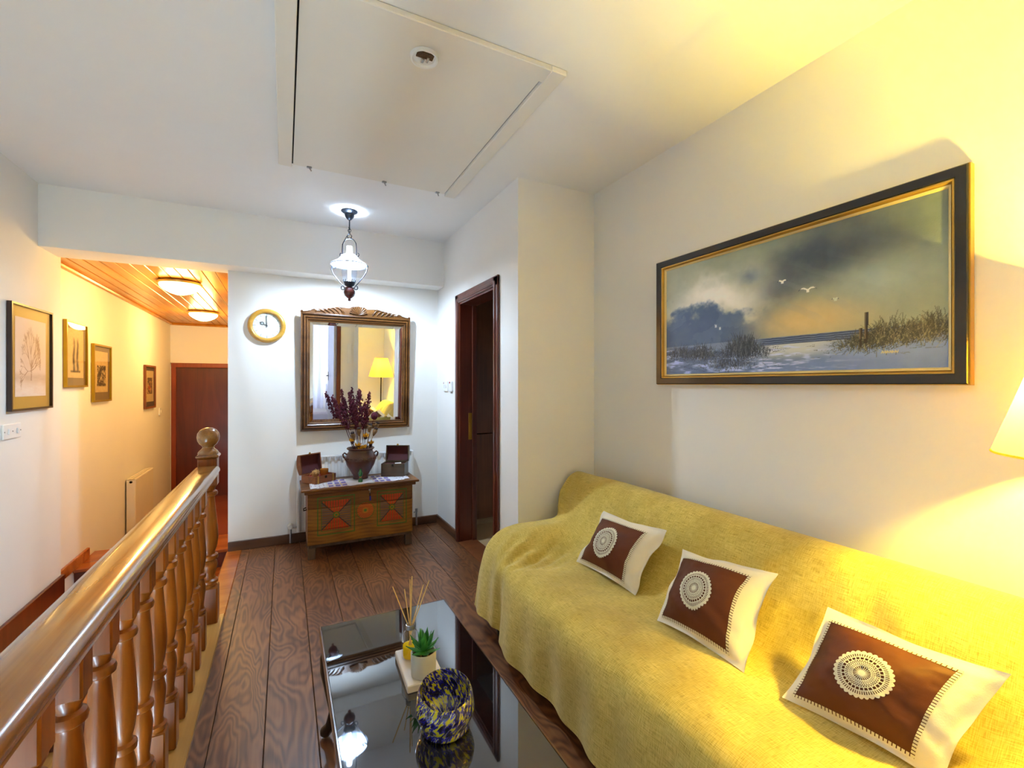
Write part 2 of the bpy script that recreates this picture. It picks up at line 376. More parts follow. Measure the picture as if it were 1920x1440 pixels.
def fbm(ny, nx, cy, cx, octs=5, seed=0, gain=0.5):
    rg = np.random.RandomState(seed); out = np.zeros((ny, nx)); amp = 1; tot = 0
    for o in range(octs):
        gy, gx = int(cy * 2 ** o) + 2, int(cx * 2 ** o) + 2
        g = rg.rand(gy + 1, gx + 1)
        y = np.linspace(0, cy * 2 ** o, ny); x = np.linspace(0, cx * 2 ** o, nx)
        y0 = y.astype(int); x0 = x.astype(int); fy = (y - y0)[:, None]; fx = (x - x0)[None]
        fy = fy * fy * (3 - 2 * fy); fx = fx * fx * (3 - 2 * fx)
        a = g[y0][:, x0]; b = g[y0][:, x0 + 1]; c = g[y0 + 1][:, x0]; d = g[y0 + 1][:, x0 + 1]
        out += amp * ((a * (1 - fx) + b * fx) * (1 - fy) + (c * (1 - fx) + d * fx) * fy); tot += amp; amp *= gain
    return out / tot
def picture(name, w, h, img, m, parent, loc=(0, 0, 0), rot=(0, 0, 0)):
    """flat print: img[ny][nx][3] in sRGB 0-255, row 0 at the bottom; lies in XZ, faces -Y, coloured per vertex"""
    ny, nx = img.shape[:2]
    X, Z = np.meshgrid(np.linspace(-w / 2, w / 2, nx), np.linspace(-h / 2, h / 2, ny))
    co = np.stack([X, np.zeros_like(X), Z], -1).reshape(-1, 3)
    idx = np.arange(nx * ny).reshape(ny, nx)
    f = np.stack([idx[:-1, :-1], idx[:-1, 1:], idx[1:, 1:], idx[1:, :-1]], -1).reshape(-1, 4)
    me = D.meshes.new(name); me.from_pydata(co.tolist(), [], f.tolist()); setcol(me, img.reshape(-1, 3)); me.materials.append(M[m])
    return link(name, me, parent, loc, rot)
def setcol(me, rgb):
    c = np.clip(rgb, 0, 255) / 255.0; c = np.where(c <= 0.04045, c / 12.92, ((c + 0.055) / 1.055) ** 2.4)
    a = me.color_attributes.new('Col', 'FLOAT_COLOR', 'POINT')
    a.data.foreach_set('color', np.concatenate([c, np.ones((len(c), 1))], 1).astype(np.float32).ravel())
def lerp(a, b, t): return a + (b - a) * t
def mixc(img, c, m): return img + (np.array(c, float) - img) * np.clip(m, 0, 1)[..., None]
def smst(a, b, x):
    t = np.clip((x - a) / (b - a), 0, 1); return t * t * (3 - 2 * t)

def cat(P, n):
    P = np.array(P); out = []; K = len(P) - 1
    for s_ in np.linspace(0, K, n):
        i = min(int(s_), K - 1); t = s_ - i; p0, p1, p2, p3 = P[max(i - 1, 0)], P[i], P[i + 1], P[min(i + 2, K)]
        out.append(0.5 * ((2 * p1) + (-p0 + p2) * t + (2 * p0 - 5 * p1 + 4 * p2 - p3) * t * t + (-p0 + 3 * p1 - 3 * p2 + p3) * t ** 3))
    return np.array(out)

# ------------------------------------------------------------------ room shell
CZ = 2.58
XR, XD, XL, XH = 1.87, 1.29, -1.40, -1.50
YA, YF, YB, YE = 2.47, 4.11, -1.0, 8.2
floor = struct('floor', MB().box(-0.30, 1.97, -1.1, YF, -0.10, -0.012), 'groove', label='dark oak laminate floor of wide planks')
PW = 0.177; x = 0.1114 - 3 * PW
rows = []
while x < 1.9: rows.append(x); x += PW
meshes = {}
for i, x0 in enumerate(rows):
    a, b = max(x0, -0.30), min(x0 + PW, 1.90)
    if b - a < 0.02: continue
    cuts = [-1.0, [0.55, -0.2, 0.3, 0.75, 0.1][i % 5], YF if x0 < XD else YA]
    if x0 > 0.45: cuts.insert(2, [1.65, 1.2, 1.9][i % 3])
    for y0, y1 in zip(cuts[:-1], cuts[1:]):
        o = part('plank', MB().bbox(-(b - a) / 2 + 0.0012, (b - a) / 2 - 0.0012, -(y1 - y0) / 2 + 0.001, (y1 - y0) / 2 - 0.001, -0.012, 0.0, 0.0015), 'floor', floor, None, ((a + b) / 2, (y0 + y1) / 2, 0))
# walls
struct('wall_right', MB().box(XR, XR + 0.1, -1.1, YA + 0.1, -0.1, CZ), label='right wall behind the sofa')
struct('wall_alcove', MB().box(XD + 0.1, XR, YA, YA + 0.1, -0.1, CZ), label='short wall at the far end of the sofa')
struct('wall_door', MB().box(XD, XD + 0.1, YA, 2.80, -0.1, CZ).box(XD, XD + 0.1, 3.51, YF, -0.1, CZ).box(XD, XD + 0.1, 2.80, 3.51, 1.965, CZ), label='wall with the mahogany side door')
struct('wall_far', MB().box(-0.39, XD + 0.1, YF, YF + 0.1, -0.6, CZ), label='far wall carrying the mirror and clock')
struct('ceiling_beam', MB().box(XL, XD, 3.92, YF - 0.002, 2.18, CZ).box(XL, -0.392, YF - 0.002, YF + 0.10, 2.18, CZ), label='dropped beam across the far end of the ceiling')
struct('wall_left', MB().box(XL - 0.1, XL, -1.1, -0.70, -2.9, CZ).box(XL - 0.1, XL, -0.70, 0.30, -2.9, -2.0).box(XL - 0.1, XL, -0.70, 0.30, -1.0, CZ).box(XL - 0.1, XL, 0.30, 4.25, -2.9, CZ), label='left wall beside the stairs')
struct('ceiling', MB().box(-1.5, 1.97, -1.1, YF + 0.1, CZ, CZ + 0.1), 'ceil', label='white ceiling with an attic hatch')
struct('wall_hall_left', MB().box(XH - 0.1, XH, 4.25, YE + 0.1, -0.6, 2.3), label='left wall of the lower hall')
struct('wall_hall_right', MB().box(-0.39, -0.29, YF + 0.1, YE, -0.6, 2.3), label='right wall of the lower hall')
struct('wall_hall_end', MB().box(XH, -0.29, YE, YE + 0.1, 1.59, 2.3).box(XH, XH + 0.012, YE, YE + 0.1, -0.6, 1.62).box(-0.5, -0.29, YE, YE + 0.1, -0.6, 1.62), label='end wall of the hall above the red door')
# back wall with the bedroom doorway
bw = MB().box(-1.5, -0.46, YB - 0.1, YB, -2.9, CZ)
bw.box(-0.46, 0.30, YB - 0.1, YB, -0.1, CZ).box(0.30, 1.10, YB - 0.1, YB, 2.04, CZ).box(1.10, 1.40, YB - 0.1, YB, -0.1, CZ).box(1.40, XR, YB - 0.1, -0.55, -0.1, CZ)
struct('wall_back', bw, label='back wall with the bedroom doorway')
# bedroom behind the camera, seen in the mirror
struct('floor_bedroom', MB().box(-1.2, 1.26, -3.9, YB - 0.1, -0.1, -0.005), 'grey_floor', label='pale bedroom floor')
br = MB().box(-1.3, -1.2, -3.9, YB - 0.1, -0.1, 2.6).box(1.26, 1.36, -3.9, YB - 0.1, -0.1, 2.6).box(-1.3, -0.15, -4.0, -3.9, -0.1, 2.6).box(1.1, 1.36, -4.0, -3.9, -0.1, 2.6).box(-0.15, 1.1, -4.0, -3.9, -0.1, 0.35).box(-0.15, 1.1, -4.0, -3.9, 2.45, 2.6).box(-1.3, 1.36, -4.0, YB - 0.1, 2.6, 2.7)
struct('wall_bedroom', br, label='bedroom walls seen through the doorway')
# skirting
def baseboard(name, x0, x1, y0, y1, z0=0.0, z1=0.075, m='skirt'):
    return struct(name, MB().bbox(x0, x1, y0, y1, z0, z1, 0.004), m)
baseboard('baseboard_far', -0.39, XD, YF - 0.016, YF)
baseboard('baseboard_door', XD - 0.016, XD, 3.57, YF - 0.016, m='skirty')
baseboard('baseboard_door_near', XD - 0.016, XD, YA, 2.735, m='skirty')
baseboard('baseboard_alcove', XD, XR, YA - 0.016, YA)
baseboard('baseboard_right', XR - 0.016, XR, -0.55, YA - 0.016, m='skirty')
# ceiling hatch
h = struct('attic_hatch', None, label='painted attic hatch in the ceiling', loc=(0.5, 2.25, CZ))
part('hatch_panel', MB().box(-0.455, 0.455, -0.62, 0.652, -0.008, -0.001), 'hatch', h)
for nm, b in (('side_board', (-0.53, -0.462, -0.71, 0.655)), ('side_board', (0.46, 0.53, -0.71, 0.655)), ('near_board', (-0.462, 0.46, -0.71, -0.628))):
    part('trim_board', MB().bbox(b[0], b[1], b[2], b[3], -0.024, -0.001, 0.003), 'hatch', h)
part('dark_gap', MB().box(-0.462, -0.455, -0.628, 0.652, -0.003, -0.0005).box(0.455, 0.46, -0.628, 0.652, -0.003, -0.0005).box(-0.462, 0.46, -0.628, -0.62, -0.003, -0.0005), 'groove', h)
for lx in (-0.37, 0.06, 0.405):
    part('latch', MB().bbox(-0.014, 0.014, -0.01, 0.01, -0.016, -0.008, 0.003).tube([(0, -0.004, -0.016), (0.012, 0.012, -0.026)], 0.004, 6), 'steel', h, None, (lx, 0.640, 0))
js = part('junction_box', MB().lathe([(0.0, -0.012), (0.042, -0.012), (0.046, -0.020), (0.052, -0.020), (0.055, -0.008)], 32, cap=False), 'enamel', h, 40, (-0.015, -0.535, -0.002))
jb = part('broken_cover', MB().box(-0.034, 0.03, -0.036, -0.004, -0.019, -0.0145), 'soil', js)
part('terminal', MB().bbox(-0.012, 0.0, -0.006, 0.018, -0.024, -0.0145, 0.002).bbox(0.008, 0.016, -0.018, 0.01, -0.024, -0.0145, 0.002), 'steel', js)

# ------------------------------------------------------------------ lower hall
hc = struct('ceiling_hall', MB().box(XH, -0.39, YF + 0.1, YE, 2.212, 2.3), 'groove', label='knotty orange pine plank ceiling of the hall')
nP = 12; pw = (1.11 - 0.04) / nP
pl = MB().bbox(-pw / 2 + 0.0025, pw / 2 - 0.0025, -(YE - YF - 0.1) / 2, (YE - YF - 0.1) / 2, 0, 0.012, 0.004).mesh('plank', M['pine'])
for k in range(nP): link('plank', pl, hc, (XH + 0.02 + pw * (k + 0.5), (YE + YF + 0.1) / 2, 2.2))
part('cornice', MB().tube([(XH + 0.014, YF + 0.1, 2.19), (XH + 0.014, YE, 2.19)], 0.02, 8), 'pine', hc)
part('cornice', MB().tube([(XH, YE - 0.014, 2.19), (-0.39, YE - 0.014, 2.19)], 0.02, 8), 'pine', hc)
struct('floor_hall', MB().box(XH, -0.39, 5.2, YE + 0.1, -0.52, -0.42), 'hallfloor', label='red-brown wood floor of the lower hall')
d2 = struct('door_2', None, label='red mahogany door at the end of the hall', loc=(-1.0, YE, -0.42))
part('door_leaf', MB().bbox(-0.44, 0.44, 0.02, 0.06, 0.0, 1.97, 0.003), 'red_door', d2)
part('door_frame', MB().bbox(-0.488, -0.43, -0.02, 0.06, 0, 2.03, 0.006).bbox(0.43, 0.498, -0.02, 0.06, 0, 2.03, 0.006).bbox(-0.488, 0.498, -0.022, 0.06, 1.965, 2.032, 0.006), 'red_frame', d2)
part('door_handle', MB().tube([(0.38, 0.02, 1.0), (0.38, -0.03, 1.0), (0.28, -0.04, 1.0)], 0.008, 8), 'brass', d2)
LBL_H = ['shallow dome light on the pine ceiling, beside the dropped beam', 'shallow dome light on the pine ceiling, towards the red door']
for k, (lx, ly) in enumerate(((-0.82, 4.86), (-0.90, 6.75))):
    t = thing('ceiling_light', LBL_H[k], 'ceiling light', (lx, ly, 2.2), group='dome lights along the hall ceiling')
    part('base_ring', MB().lathe([(0.0, 0.0), (0.15, 0.0), (0.165, -0.012), (0.16, -0.028), (0.14, -0.03)], 36), 'gold', t, 40)
    part('glass_dome', MB().lathe([(0.150, -0.034), (0.146, -0.05), (0.12, -0.075), (0.08, -0.098), (0.035, -0.113), (0.0, -0.117)], 36), 'dome', t, 60, label='glowing warm white glass bowl')
    light('hall_lamp', 'POINT', (0, 0, -0.19), HALL_W, HALL_C, radius=0.1, parent=t)

# ------------------------------------------------------------------ stairs
st = struct('staircase', None, label='orange oak steps between the left wall and the balustrade')
part('landing', MB().box(XL, -0.42, 3.0, 4.25, -0.40, -0.34).box(XH, -0.39, 4.25, 4.79, -0.40, -0.34), 'tread', st)
part('landing_side', MB().box(-0.42, -0.30, 2.98, YF, -0.40, -0.34), 'tread', st)
part('step_tread', MB().bbox(-0.56, -0.30, 2.97, YF - 0.002, -0.20, -0.17, 0.006), 'tread', st)
part('step_riser', MB().box(-0.535, -0.515, 2.97, YF - 0.002, -0.34, -0.20), 'tread', st)
part('threshold_edge', MB().bbox(-0.40, -0.296, 2.97, YF - 0.002, -0.03, 0.004, 0.006), 'tread', st)
part('floor_edge_riser', MB().box(-0.335, -0.305, 2.97, YF - 0.002, -0.34, -0.03), 'tread', st)
part('upper_tread', MB().bbox(XH, -0.39, 4.76, 5.22, -0.205, -0.175, 0.006), 'tread', st)
part('upper_riser', MB().box(XH, -0.39, 4.79, 4.82, -0.42, -0.205).box(XH, -0.39, 5.17, 5.2, -0.5, -0.205), 'mahog', st)
tz, ty = -0.34, 3.0
tm = MB().bbox(-0.49, 0.49, -0.16, 0.16, -0.03, 0, 0.008).mesh('tread', M['pale_oak']); rm = MB().box(-0.49, 0.49, -0.012, 0.012, -0.16, 0).mesh('riser', M['mahog'])
for k in range(11):
    link('riser', rm, st, (-0.91, ty + 0.012, tz - 0.02)); tz -= 0.172; ty -= 0.27
    link('tread', tm, st, (-0.91, ty + 0.135, tz))
struct('trim_1', MB().bbox(XL, XL + 0.022, 1.4, 4.25, -0.60, -0.035, 0.004), 'mahog', label='dark red skirting board along the stair wall')
struct('trim_2', MB().bbox(XH, XH + 0.022, 4.26, 5.05, -0.175, -0.09, 0.004), 'tread', label='orange skirting piece above the hall step')
struct('trim_3', MB().bbox(XH, XH + 0.02, 5.4, YE - 0.02, -0.42, -0.34, 0.004), 'tread', label='skirting in the lower hall')
struct('wall_stair', MB().box(-0.42, -0.40, -1.0, 2.97, -2.9, -0.10), label='white stairwell wall under the balustrade')
struct('trim_4', MB().bbox(-0.43, -0.40, -1.0, 2.97, -0.10, -0.001, 0.003), 'tread', label='wood fascia under the balustrade')
struct('floor_lower', MB().box(-1.5, -0.40, -1.1, 4.2, -2.95, -2.9), 'hallfloor', label='floor at the foot of the stairs')

# ------------------------------------------------------------------ balustrade
XBAL = -0.365
bal = thing('balustrade', 'honey oak balustrade with turned balusters and ball-topped newel post', 'railing', (XBAL, 2.9, 0))
def sq(mb, hw, z0, z1, ch=0.004): return mb.bbox(-hw, hw, -hw, hw, z0, z1, ch)
bp = [(0.0, .19), (.0265, .19), (.024, .200), (.0285, .208), (.0285, .216), (.021, .222), (.0185, .235), (.021, .26), (.0255, .30), (.0265, .325), (.022, .352), (.018, .364), (.0275, .370), (.0285, .378), (.0275, .386), (.020, .392), (.018, .40), (.0235, .425), (.0285, .465), (.0285, .50), (.025, .56), (.0205, .62), (.0185, .645), (.020, .652), (.0275, .658), (.029, .667), (.0265, .676), (.019, .682), (.019, .688), (.0265, .704), (.0275, .716), (0, .716)]
mb = MB(); sq(mb, 0.0275, 0.025, 0.196); sq(mb, 0.0275, 0.706, 0.803); mb.lathe(bp, 20)
bmesh_ = mb.mesh('baluster', M['oak'], 35)
for k in range(-6, 11): link('baluster', bmesh_, bal, (0, 0.98 + 0.163 * k - 2.9, 0), (0, 0, 0))
hl = [(.030, 0), (.034, .010), (.046, .013), (.051, .020), (.047, .027), (.054, .031), (.058, .040), (.0565, .050), (.050, .059), (.040, .0635), (.026, .066)]
hr = [(-x, z) for x, z in hl] + hl[::-1]
part('handrail', MB().prism([(x, z + .80) for x, z in hr], -0.99 - 2.9, -0.04), 'rail', bal, 40, label='thick moulded oak handrail')
part('base_rail', MB().bbox(-0.062, 0.068, -0.99 - 2.9, 0.06, 0.0, 0.025, 0.003), 'pale_oak', bal)
nw = part('newel_post', sq(sq(MB(), 0.046, 0.0, 0.215, 0.006), 0.044, 0.755, 0.905, 0.005).lathe([(0, .21), (.043, .212), (.036, .225), (.045, .236), (.045, .248), (.034, .256), (.030, .27), (.036, .30), (.043, .325), (.040, .345), (.031, .356), (.044, .362), (.046, .372), (.044, .382), (.032, .388), (.031, .40), (.041, .43), (.046, .47), (.045, .51), (.038, .59), (.031, .665), (.029, .69), (.031, .698), (.042, .704), (.044, .714), (.04, .724), (.030, .730), (.032, .742), (.042, .757), (0, .757)], 28), 'oak', bal, 35, label='turned newel post')
part('cap', MB().bbox(-0.052, 0.052, -0.052, 0.052, 0.905, 0.924, 0.007), 'rail', nw)
part('ball_finial', MB().lathe([(0, .92), (.046, .922), (.048, .932), (.040, .944), (.030, .952), (.026, .962), (.029, .968), (.040, .978), (.049, .996), (.0525, 1.016), (.049, 1.036), (.038, 1.053), (.02, 1.064), (0, 1.067)], 28), 'rail', nw, 45)

# ------------------------------------------------------------------ side door
d1 = struct('door_1', None, label='mahogany door frame in the wall right of the mirror', loc=(XD, 3.155, 0))
c = MB()
for y0, y1 in ((-0.42, -0.35), (0.35, 0.42)): c.bbox(-0.018, 0.0, y0, y1, 0, 2.03, 0.004)
c.bbox(-0.018, 0.0, -0.42, 0.42, 1.965, 2.035, 0.004)
part('casing', c, 'mahog', d1)
part('casing_bead', MB().bbox(-0.024, -0.018, 0.36, 0.385, 0, 2.0, 0.002).bbox(-0.024, -0.018, -0.385, -0.36, 0, 2.0, 0.002).bbox(-0.024, -0.018, -0.36, 0.36, 1.978, 2.0, 0.002), 'mahog', d1)
part('jamb', MB().box(-0.005, 0.14, 0.335, 0.352, 0, 1.968), 'mahog', d1)
part('jamb', MB().box(-0.005, 0.14, -0.352, -0.335, 0, 1.968), 'mahog', d1)
part('head_jamb', MB().box(-0.005, 0.14, -0.335, 0.335, 1.952, 1.968), 'mahog', d1)
part('door_stop', MB().bbox(0.10, 0.14, 0.322, 0.336, 0, 1.952, 0.002), 'mahog', d1)
part('strike_plate', MB().bbox(0.07, 0.098, 0.331, 0.336, 0.84, 1.06, 0.001).bbox(0.075, 0.09, 0.326, 0.331, 0.90, 0.98, 0.001), 'brass', d1)
part('threshold', MB().bbox(-0.02, 0.14, -0.335, 0.335, 0.0, 0.008, 0.002), 'mahog_dark', d1)
struct('floor_side', MB().box(XD + 0.14, 3.0, 2.57, 4.0, -0.1, -0.002).box(XD + 0.02, XD + 0.14, 2.82, 3.49, -0.1, -0.002), 'tile', label='beige tiled floor beyond the side door')
struct('wall_side', MB().box(3.0, 3.1, 2.57, 4.0, -0.1, 2.6).box(XD + 0.1, 3.1, 4.0, 4.1, -0.1, 2.6).box(XR, 3.1, 2.47, 2.57, -0.1, 2.6).box(XD + 0.1, 3.1, 2.57, 4.0, 2.58, 2.68), label='walls of the side room')
wd = thing('wardrobe', 'plain brown wardrobe standing inside the side room', 'wardrobe', (2.0, 3.9, 0))
part('plinth', MB().box(-0.5, 0.6, -0.04, 0.09, 0, 0.06), 'tile', wd)
part('lower_door', MB().bbox(-0.5, 0.6, -0.07, 0.09, 0.06, 0.84, 0.004), 'mahog_dark', wd)
part('upper_door', MB().bbox(-0.5, 0.6, -0.07, 0.09, 0.846, 2.2, 0.004), 'mahog_dark', wd)

# ------------------------------------------------------------------ switches
def switch(label, loc, rotz, gangs, w, hgt):
    t = thing('light_switch', label, 'switch', loc, (0, 0, rotz))
    part('plate', MB().bbox(-w / 2, w / 2, -0.011, 0, -hgt / 2, hgt / 2, 0.003), 'white', t)
    for g in range(gangs):
        cx = (g - (gangs - 1) / 2) * w / gangs
        part('rocker', MB().bbox(cx - 0.007, cx + 0.007, -0.018, -0.010, -0.016, 0.016, 0.003), 'enamel', t)
    return t
s = switch('white double light switch on the left wall below the tree print', (XL, 3.595, 1.03), R(-90) + math.pi, 2, 0.19, 0.085)
s.rotation_euler = (0, 0, R(90))
for sx in (-0.085, 0.0, 0.085): part('screw', MB().lathe([(0.004, 0), (0.004, 0.002)], 8, (sx, -0.0125, 0), 'y'), 'steel', s)
t = thing('light_switch', 'white double switch plate with a red mark beside the side door', 'switch', (XD, 3.85, 1.28), (0, 0, R(-90)))
part('plate', MB().bbox(-0.05, 0.05, -0.012, 0, -0.045, 0.045, 0.003), 'white', t)
for rx in (-0.03, 0.01): part('rocker', MB().bbox(rx, rx + 0.015, -0.018, -0.012, -0.015, 0.015, 0.002), 'enamel', t)
part('red_mark', MB().box(-0.045, -0.036, -0.0132, -0.012, 0.02, 0.036), 'redfelt', t)
t = thing('thermostat', 'narrow white wall unit with a red light beside the side door', 'thermostat', (XD, 3.705, 1.28), (0, 0, R(-90)))
part('housing', MB().bbox(-0.035, 0.035, -0.02, 0, -0.045, 0.045, 0.004), 'white', t); part('red_light', MB().box(-0.01, 0.012, -0.0215, -0.02, 0.025, 0.04), 'redfelt', t)
t = thing('light_switch', 'small white switch on the hall wall near the red door', 'switch', (XH, 7.55, 0.93), (0, 0, R(90)))
part('plate', MB().bbox(-0.05, 0.05, -0.015, 0, -0.05, 0.05, 0.003), 'white', t); part('rocker', MB().bbox(-0.01, 0.01, -0.022, -0.015, -0.02, 0.02, 0.002), 'enamel', t)

# ------------------------------------------------------------------ radiators
def radiator(label, loc, rotz, w, hgt, mname, ribs=True):
    t = thing('radiator', label, 'radiator', loc, (0, 0, rotz))
    if ribs:
        nr = int(w / 0.05); P = []
        for k in range(nr * 6 + 1):
            x = -w / 2 + 0.02 + (w - 0.04) * k / (nr * 6); ph = (k % 6) / 6
            y = -0.07 + (0.008 if 0.3 < ph < 0.75 else 0)
            P.append([(x, y + 0.004, 0.0), (x, y + 0.004, 0.03), (x, y, 0.045), (x, y, hgt - 0.05), (x, y + 0.004, hgt - 0.035), (x, y + 0.004, hgt - 0.005)])
        part('front_panel', MB().grid(P), mname, t, 30)
    else: part('front_panel', MB().bbox(-w / 2 + 0.012, w / 2 - 0.012, -0.088, -0.072, 0.02, hgt - 0.004, 0.003), mname, t)
    part('side_cover', MB().bbox(-w / 2, -w / 2 + 0.02, -0.085, -0.012, 0.0, hgt, 0.003), mname, t)
    part('side_cover', MB().bbox(w / 2 - 0.02, w / 2, -0.085, -0.012, 0.0, hgt, 0.003), mname, t)
    g = MB()
    for yy in (-0.082, -0.050, -0.020): g.box(-w / 2, w / 2, yy, yy + 0.01, hgt - 0.006, hgt)
    for k in range(int(w / 0.02)): g.box(-w / 2 + 0.02 * k, -w / 2 + 0.02 * k + 0.007, -0.08, -0.012, hgt - 0.007, hgt - 0.002)
    part('top_grille', g, mname, t)
    part('back_panel', MB().box(-w / 2 + 0.02, w / 2 - 0.02, -0.035, -0.022, 0.02, hgt - 0.01), mname, t)
    return t
rad = radiator('white panel radiator on the far wall behind the painted chest', (0.565, YF, 0.105), 0, 0.95, 0.595, 'enamel')
va = part('valve', MB().tube([(-0.475, -0.05, 0.03), (-0.52, -0.05, 0.03), (-0.52, -0.05, -0.09)], 0.009, 8), 'steel', rad, 40)
part('valve_head', MB().lathe([(0, 0), (.016, 0), (.022, .006), (.022, .05), (.018, .056), (0, .056)], 16, (-0.523, -0.08, 0.045), 'y'), 'white', va, 40)
part('valve', MB().tube([(0.475, -0.05, 0.03), (0.51, -0.05, 0.03), (0.51, -0.05, -0.09)], 0.009, 8).lathe([(0, 0), (.012, 0), (.012, .03), (0, .03)], 12, (0.51, -0.05, 0.03)), 'steel', rad, 40)
rh = radiator('cream radiator on the hall wall beyond the balustrade', (XH, 6.45, -0.29), R(90), 0.75, 0.58, 'cream_enamel', False)
rh.rotation_euler = (0, 0, R(90))
part('end_cap_screw', MB().lathe([(0, 0), (.014, 0), (.014, .006), (0, .006)], 14, (-0.375, -0.05, 0.55), 'x'), 'darkmetal', rh)
part('gap_shade', MB().box(-0.36, 0.36, -0.03, -0.008, 0.0, 0.55), 'groove', rh)  # dark slab standing in for the shade behind the radiator

# ------------------------------------------------------------------ mirror
mw, mh = 0.90, 0.975
mir = thing('wall_mirror', 'large mirror in a carved walnut frame with a scrolled crest', 'mirror', (0.565, YF - 0.012, 0.91), (R(2.2), 0, R(1.15)))
zc = mh / 2
part('frame', MB().frame(mw, mh, [(d_ * .9, o_) for d_, o_ in [(0, 0), (0, .022), (.004, .030), (.012, .032), (.017, .026), (.018, .014), (.023, .014), (.025, .026), (.030, .034), (.038, .034), (.043, .026), (.044, .014), (.049, .014), (.051, .024), (.056, .028), (.062, .024), (.063, .012), (.068, .012), (.071, .017), (.077, .014), (.080, .006), (.080, 0)]]).xf(Matrix.Translation((0, 0, zc))), 'walnut', mir, 30)
iw, ih, bv = mw - 0.144, mh - 0.144, 0.024
part('mirror_glass', MB().quad((-iw / 2 + bv, -.012, -ih / 2 + bv), (iw / 2 - bv, -.012, -ih / 2 + bv), (iw / 2 - bv, -.012, ih / 2 - bv), (-iw / 2 + bv, -.012, ih / 2 - bv)).xf(Matrix.Translation((0, 0, zc))), 'mirror', mir)
part('bevel_edge', MB().frame(iw, ih, [(0, .0085), (bv, .012)]).xf(Matrix.Translation((0, 0, zc))), 'mirror', mir)
part('back_board', MB().box(-mw / 2 + .01, mw / 2 - .01, -0.004, 0.0, 0.01, mh - .01), 'walnutv', mir)
# crest
top = []
def ch(t):  # crest height, t 0 centre .. 1 end
    pts = [(0, .082), (.10, .080), (.17, .064), (.24, .066), (.36, .068), (.46, .058), (.58, .038), (.68, .028), (.735, .026), (.765, .040), (.80, .036), (.84, .024), (.92, .016), (.965, .014), (.985, .024), (1, .018)]
    for (a, ha), (b, hb) in zip(pts[:-1], pts[1:]):
        if a <= t <= b:
            u = (t - a) / (b - a); u = u * u * (3 - 2 * u); return ha + (hb - ha) * u
    return .018
N = 120; poly = [(-mw / 2 + mw * k / N, mh - 0.004 + ch(abs(-1 + 2 * k / N))) for k in range(N + 1)]
poly = poly + [(mw / 2, mh - 0.008), (-mw / 2, mh - 0.008)]
cr = part('crest', MB().prism(poly, -0.018, 0.0), 'walnut', mir, 30, label='carved crest with a shell and scrolls')
sh = MB()
for k in range(11):
    a = R(-75 + 15 * k); L = 0.072 if abs(a) < R(50) else 0.07
    p0 = Vector((0.0, -0.022, mh + 0.006)); p1 = p0 + Vector((math.sin(a) * 0.074, -0.004, math.cos(a) * 0.072 if abs(a) < R(80) else 0.02))
    sh.tube([p0, p0.lerp(p1, 0.5) + Vector((0, -0.006, 0)), p1], [0.003, 0.0065, 0.008], 8)
part('shell', sh, 'walnut', cr, 60)
for sgn in (-1, 1):
    sc_ = MB()
    for (cx, cz, r0, turns) in ((0.125, 0.018, 0.016, 1.3), (0.335, 0.018, 0.009, 1.2), (0.437, 0.010, 0.007, 1.2)):
        sc_.tube([(sgn * (cx + r0 * (1 - k / 40) * math.cos(k / 24 * 2 * math.pi * turns / 1.6)), -0.021, mh + cz + r0 * (1 - k / 40) * math.sin(k / 24 * 2 * math.pi * turns / 1.6)) for k in range(30)], 0.0036, 6)
    for q in range(5):
        b = 0.115 + q * 0.036; hq = 0.050 - 0.006 * q
        sc_.tube([(sgn * (b + 0.062 * t_), -0.020 - 0.004 * math.sin(math.pi * t_), mh + 0.006 + hq * math.sin(t_ * math.pi * 0.62)) for t_ in np.linspace(0, 1, 10)], [0.0065 * math.sin(math.pi * (0.12 + 0.8 * t_)) + 0.0008 for t_ in np.linspace(0, 1, 10)], 8)
    sc_.tube([(sgn * (0.13 + 0.2 * k / 12), -0.02, mh + ch((0.13 + 0.2 * k / 12) / 0.45) - 0.008) for k in range(13)], 0.004, 6)
    sc_.tube([(sgn * (0.345 + 0.085 * k / 8), -0.02, mh + ch((0.345 + 0.085 * k / 8) / 0.45) - 0.008) for k in range(9)], 0.003, 6)
    part('scrollwork', sc_, 'walnut', cr, 60)

# ------------------------------------------------------------------ clock
ck = thing('wall_clock', 'round wall clock with a golden wood rim and white face', 'clock', (-0.124, YF, 1.765))
part('rim', MB().lathe([(.098, -.012), (.101, -.026), (.110, -.036), (.122, -.036), (.133, -.026), (.137, -.010), (.137, 0)], 64, axis='y', cap=False), 'clockwood', ck, 50)
part('face', MB().lathe([(0.0, -.012), (.101, -.012), (.101, 0), (0, 0)], 48, axis='y', cap=False), 'clockface', ck)
for k in range(12):
    a = R(30 * k); L = 0.017 if k % 3 else 0.02
    m_ = MB().box(-0.0012, 0.0012, -0.0135, -0.0125, 0.078, 0.078 + L).xf(Matrix.Rotation(a, 4, 'Y')); part('hour_mark', m_, 'clockmark', ck)
hm = MB().box(-0.0022, 0.0022, -0.0165, -0.015, 0.0, 0.026).tube([(0.011 * math.cos(q / 16 * 6.2832), -0.0158, 0.037 + 0.011 * math.sin(q / 16 * 6.2832)) for q in range(16)], 0.0022, 6, True).prism([(-0.004, 0.048), (0.004, 0.048), (0, 0.058)], -0.0165, -0.015)
part('hour_hand', hm.xf(Matrix.Rotation(R(-60), 4, 'Y')), 'hand', ck)
part('minute_hand', MB().box(-0.002, 0.002, -0.0185, -0.017, -0.012, 0.07).tube([(0.005 * math.cos(q / 12 * 6.2832), -0.0178, 0.074 + 0.005 * math.sin(q / 12 * 6.2832)) for q in range(12)], 0.0016, 6, True).xf(Matrix.Rotation(R(-3), 4, 'Y')), 'hand', ck)
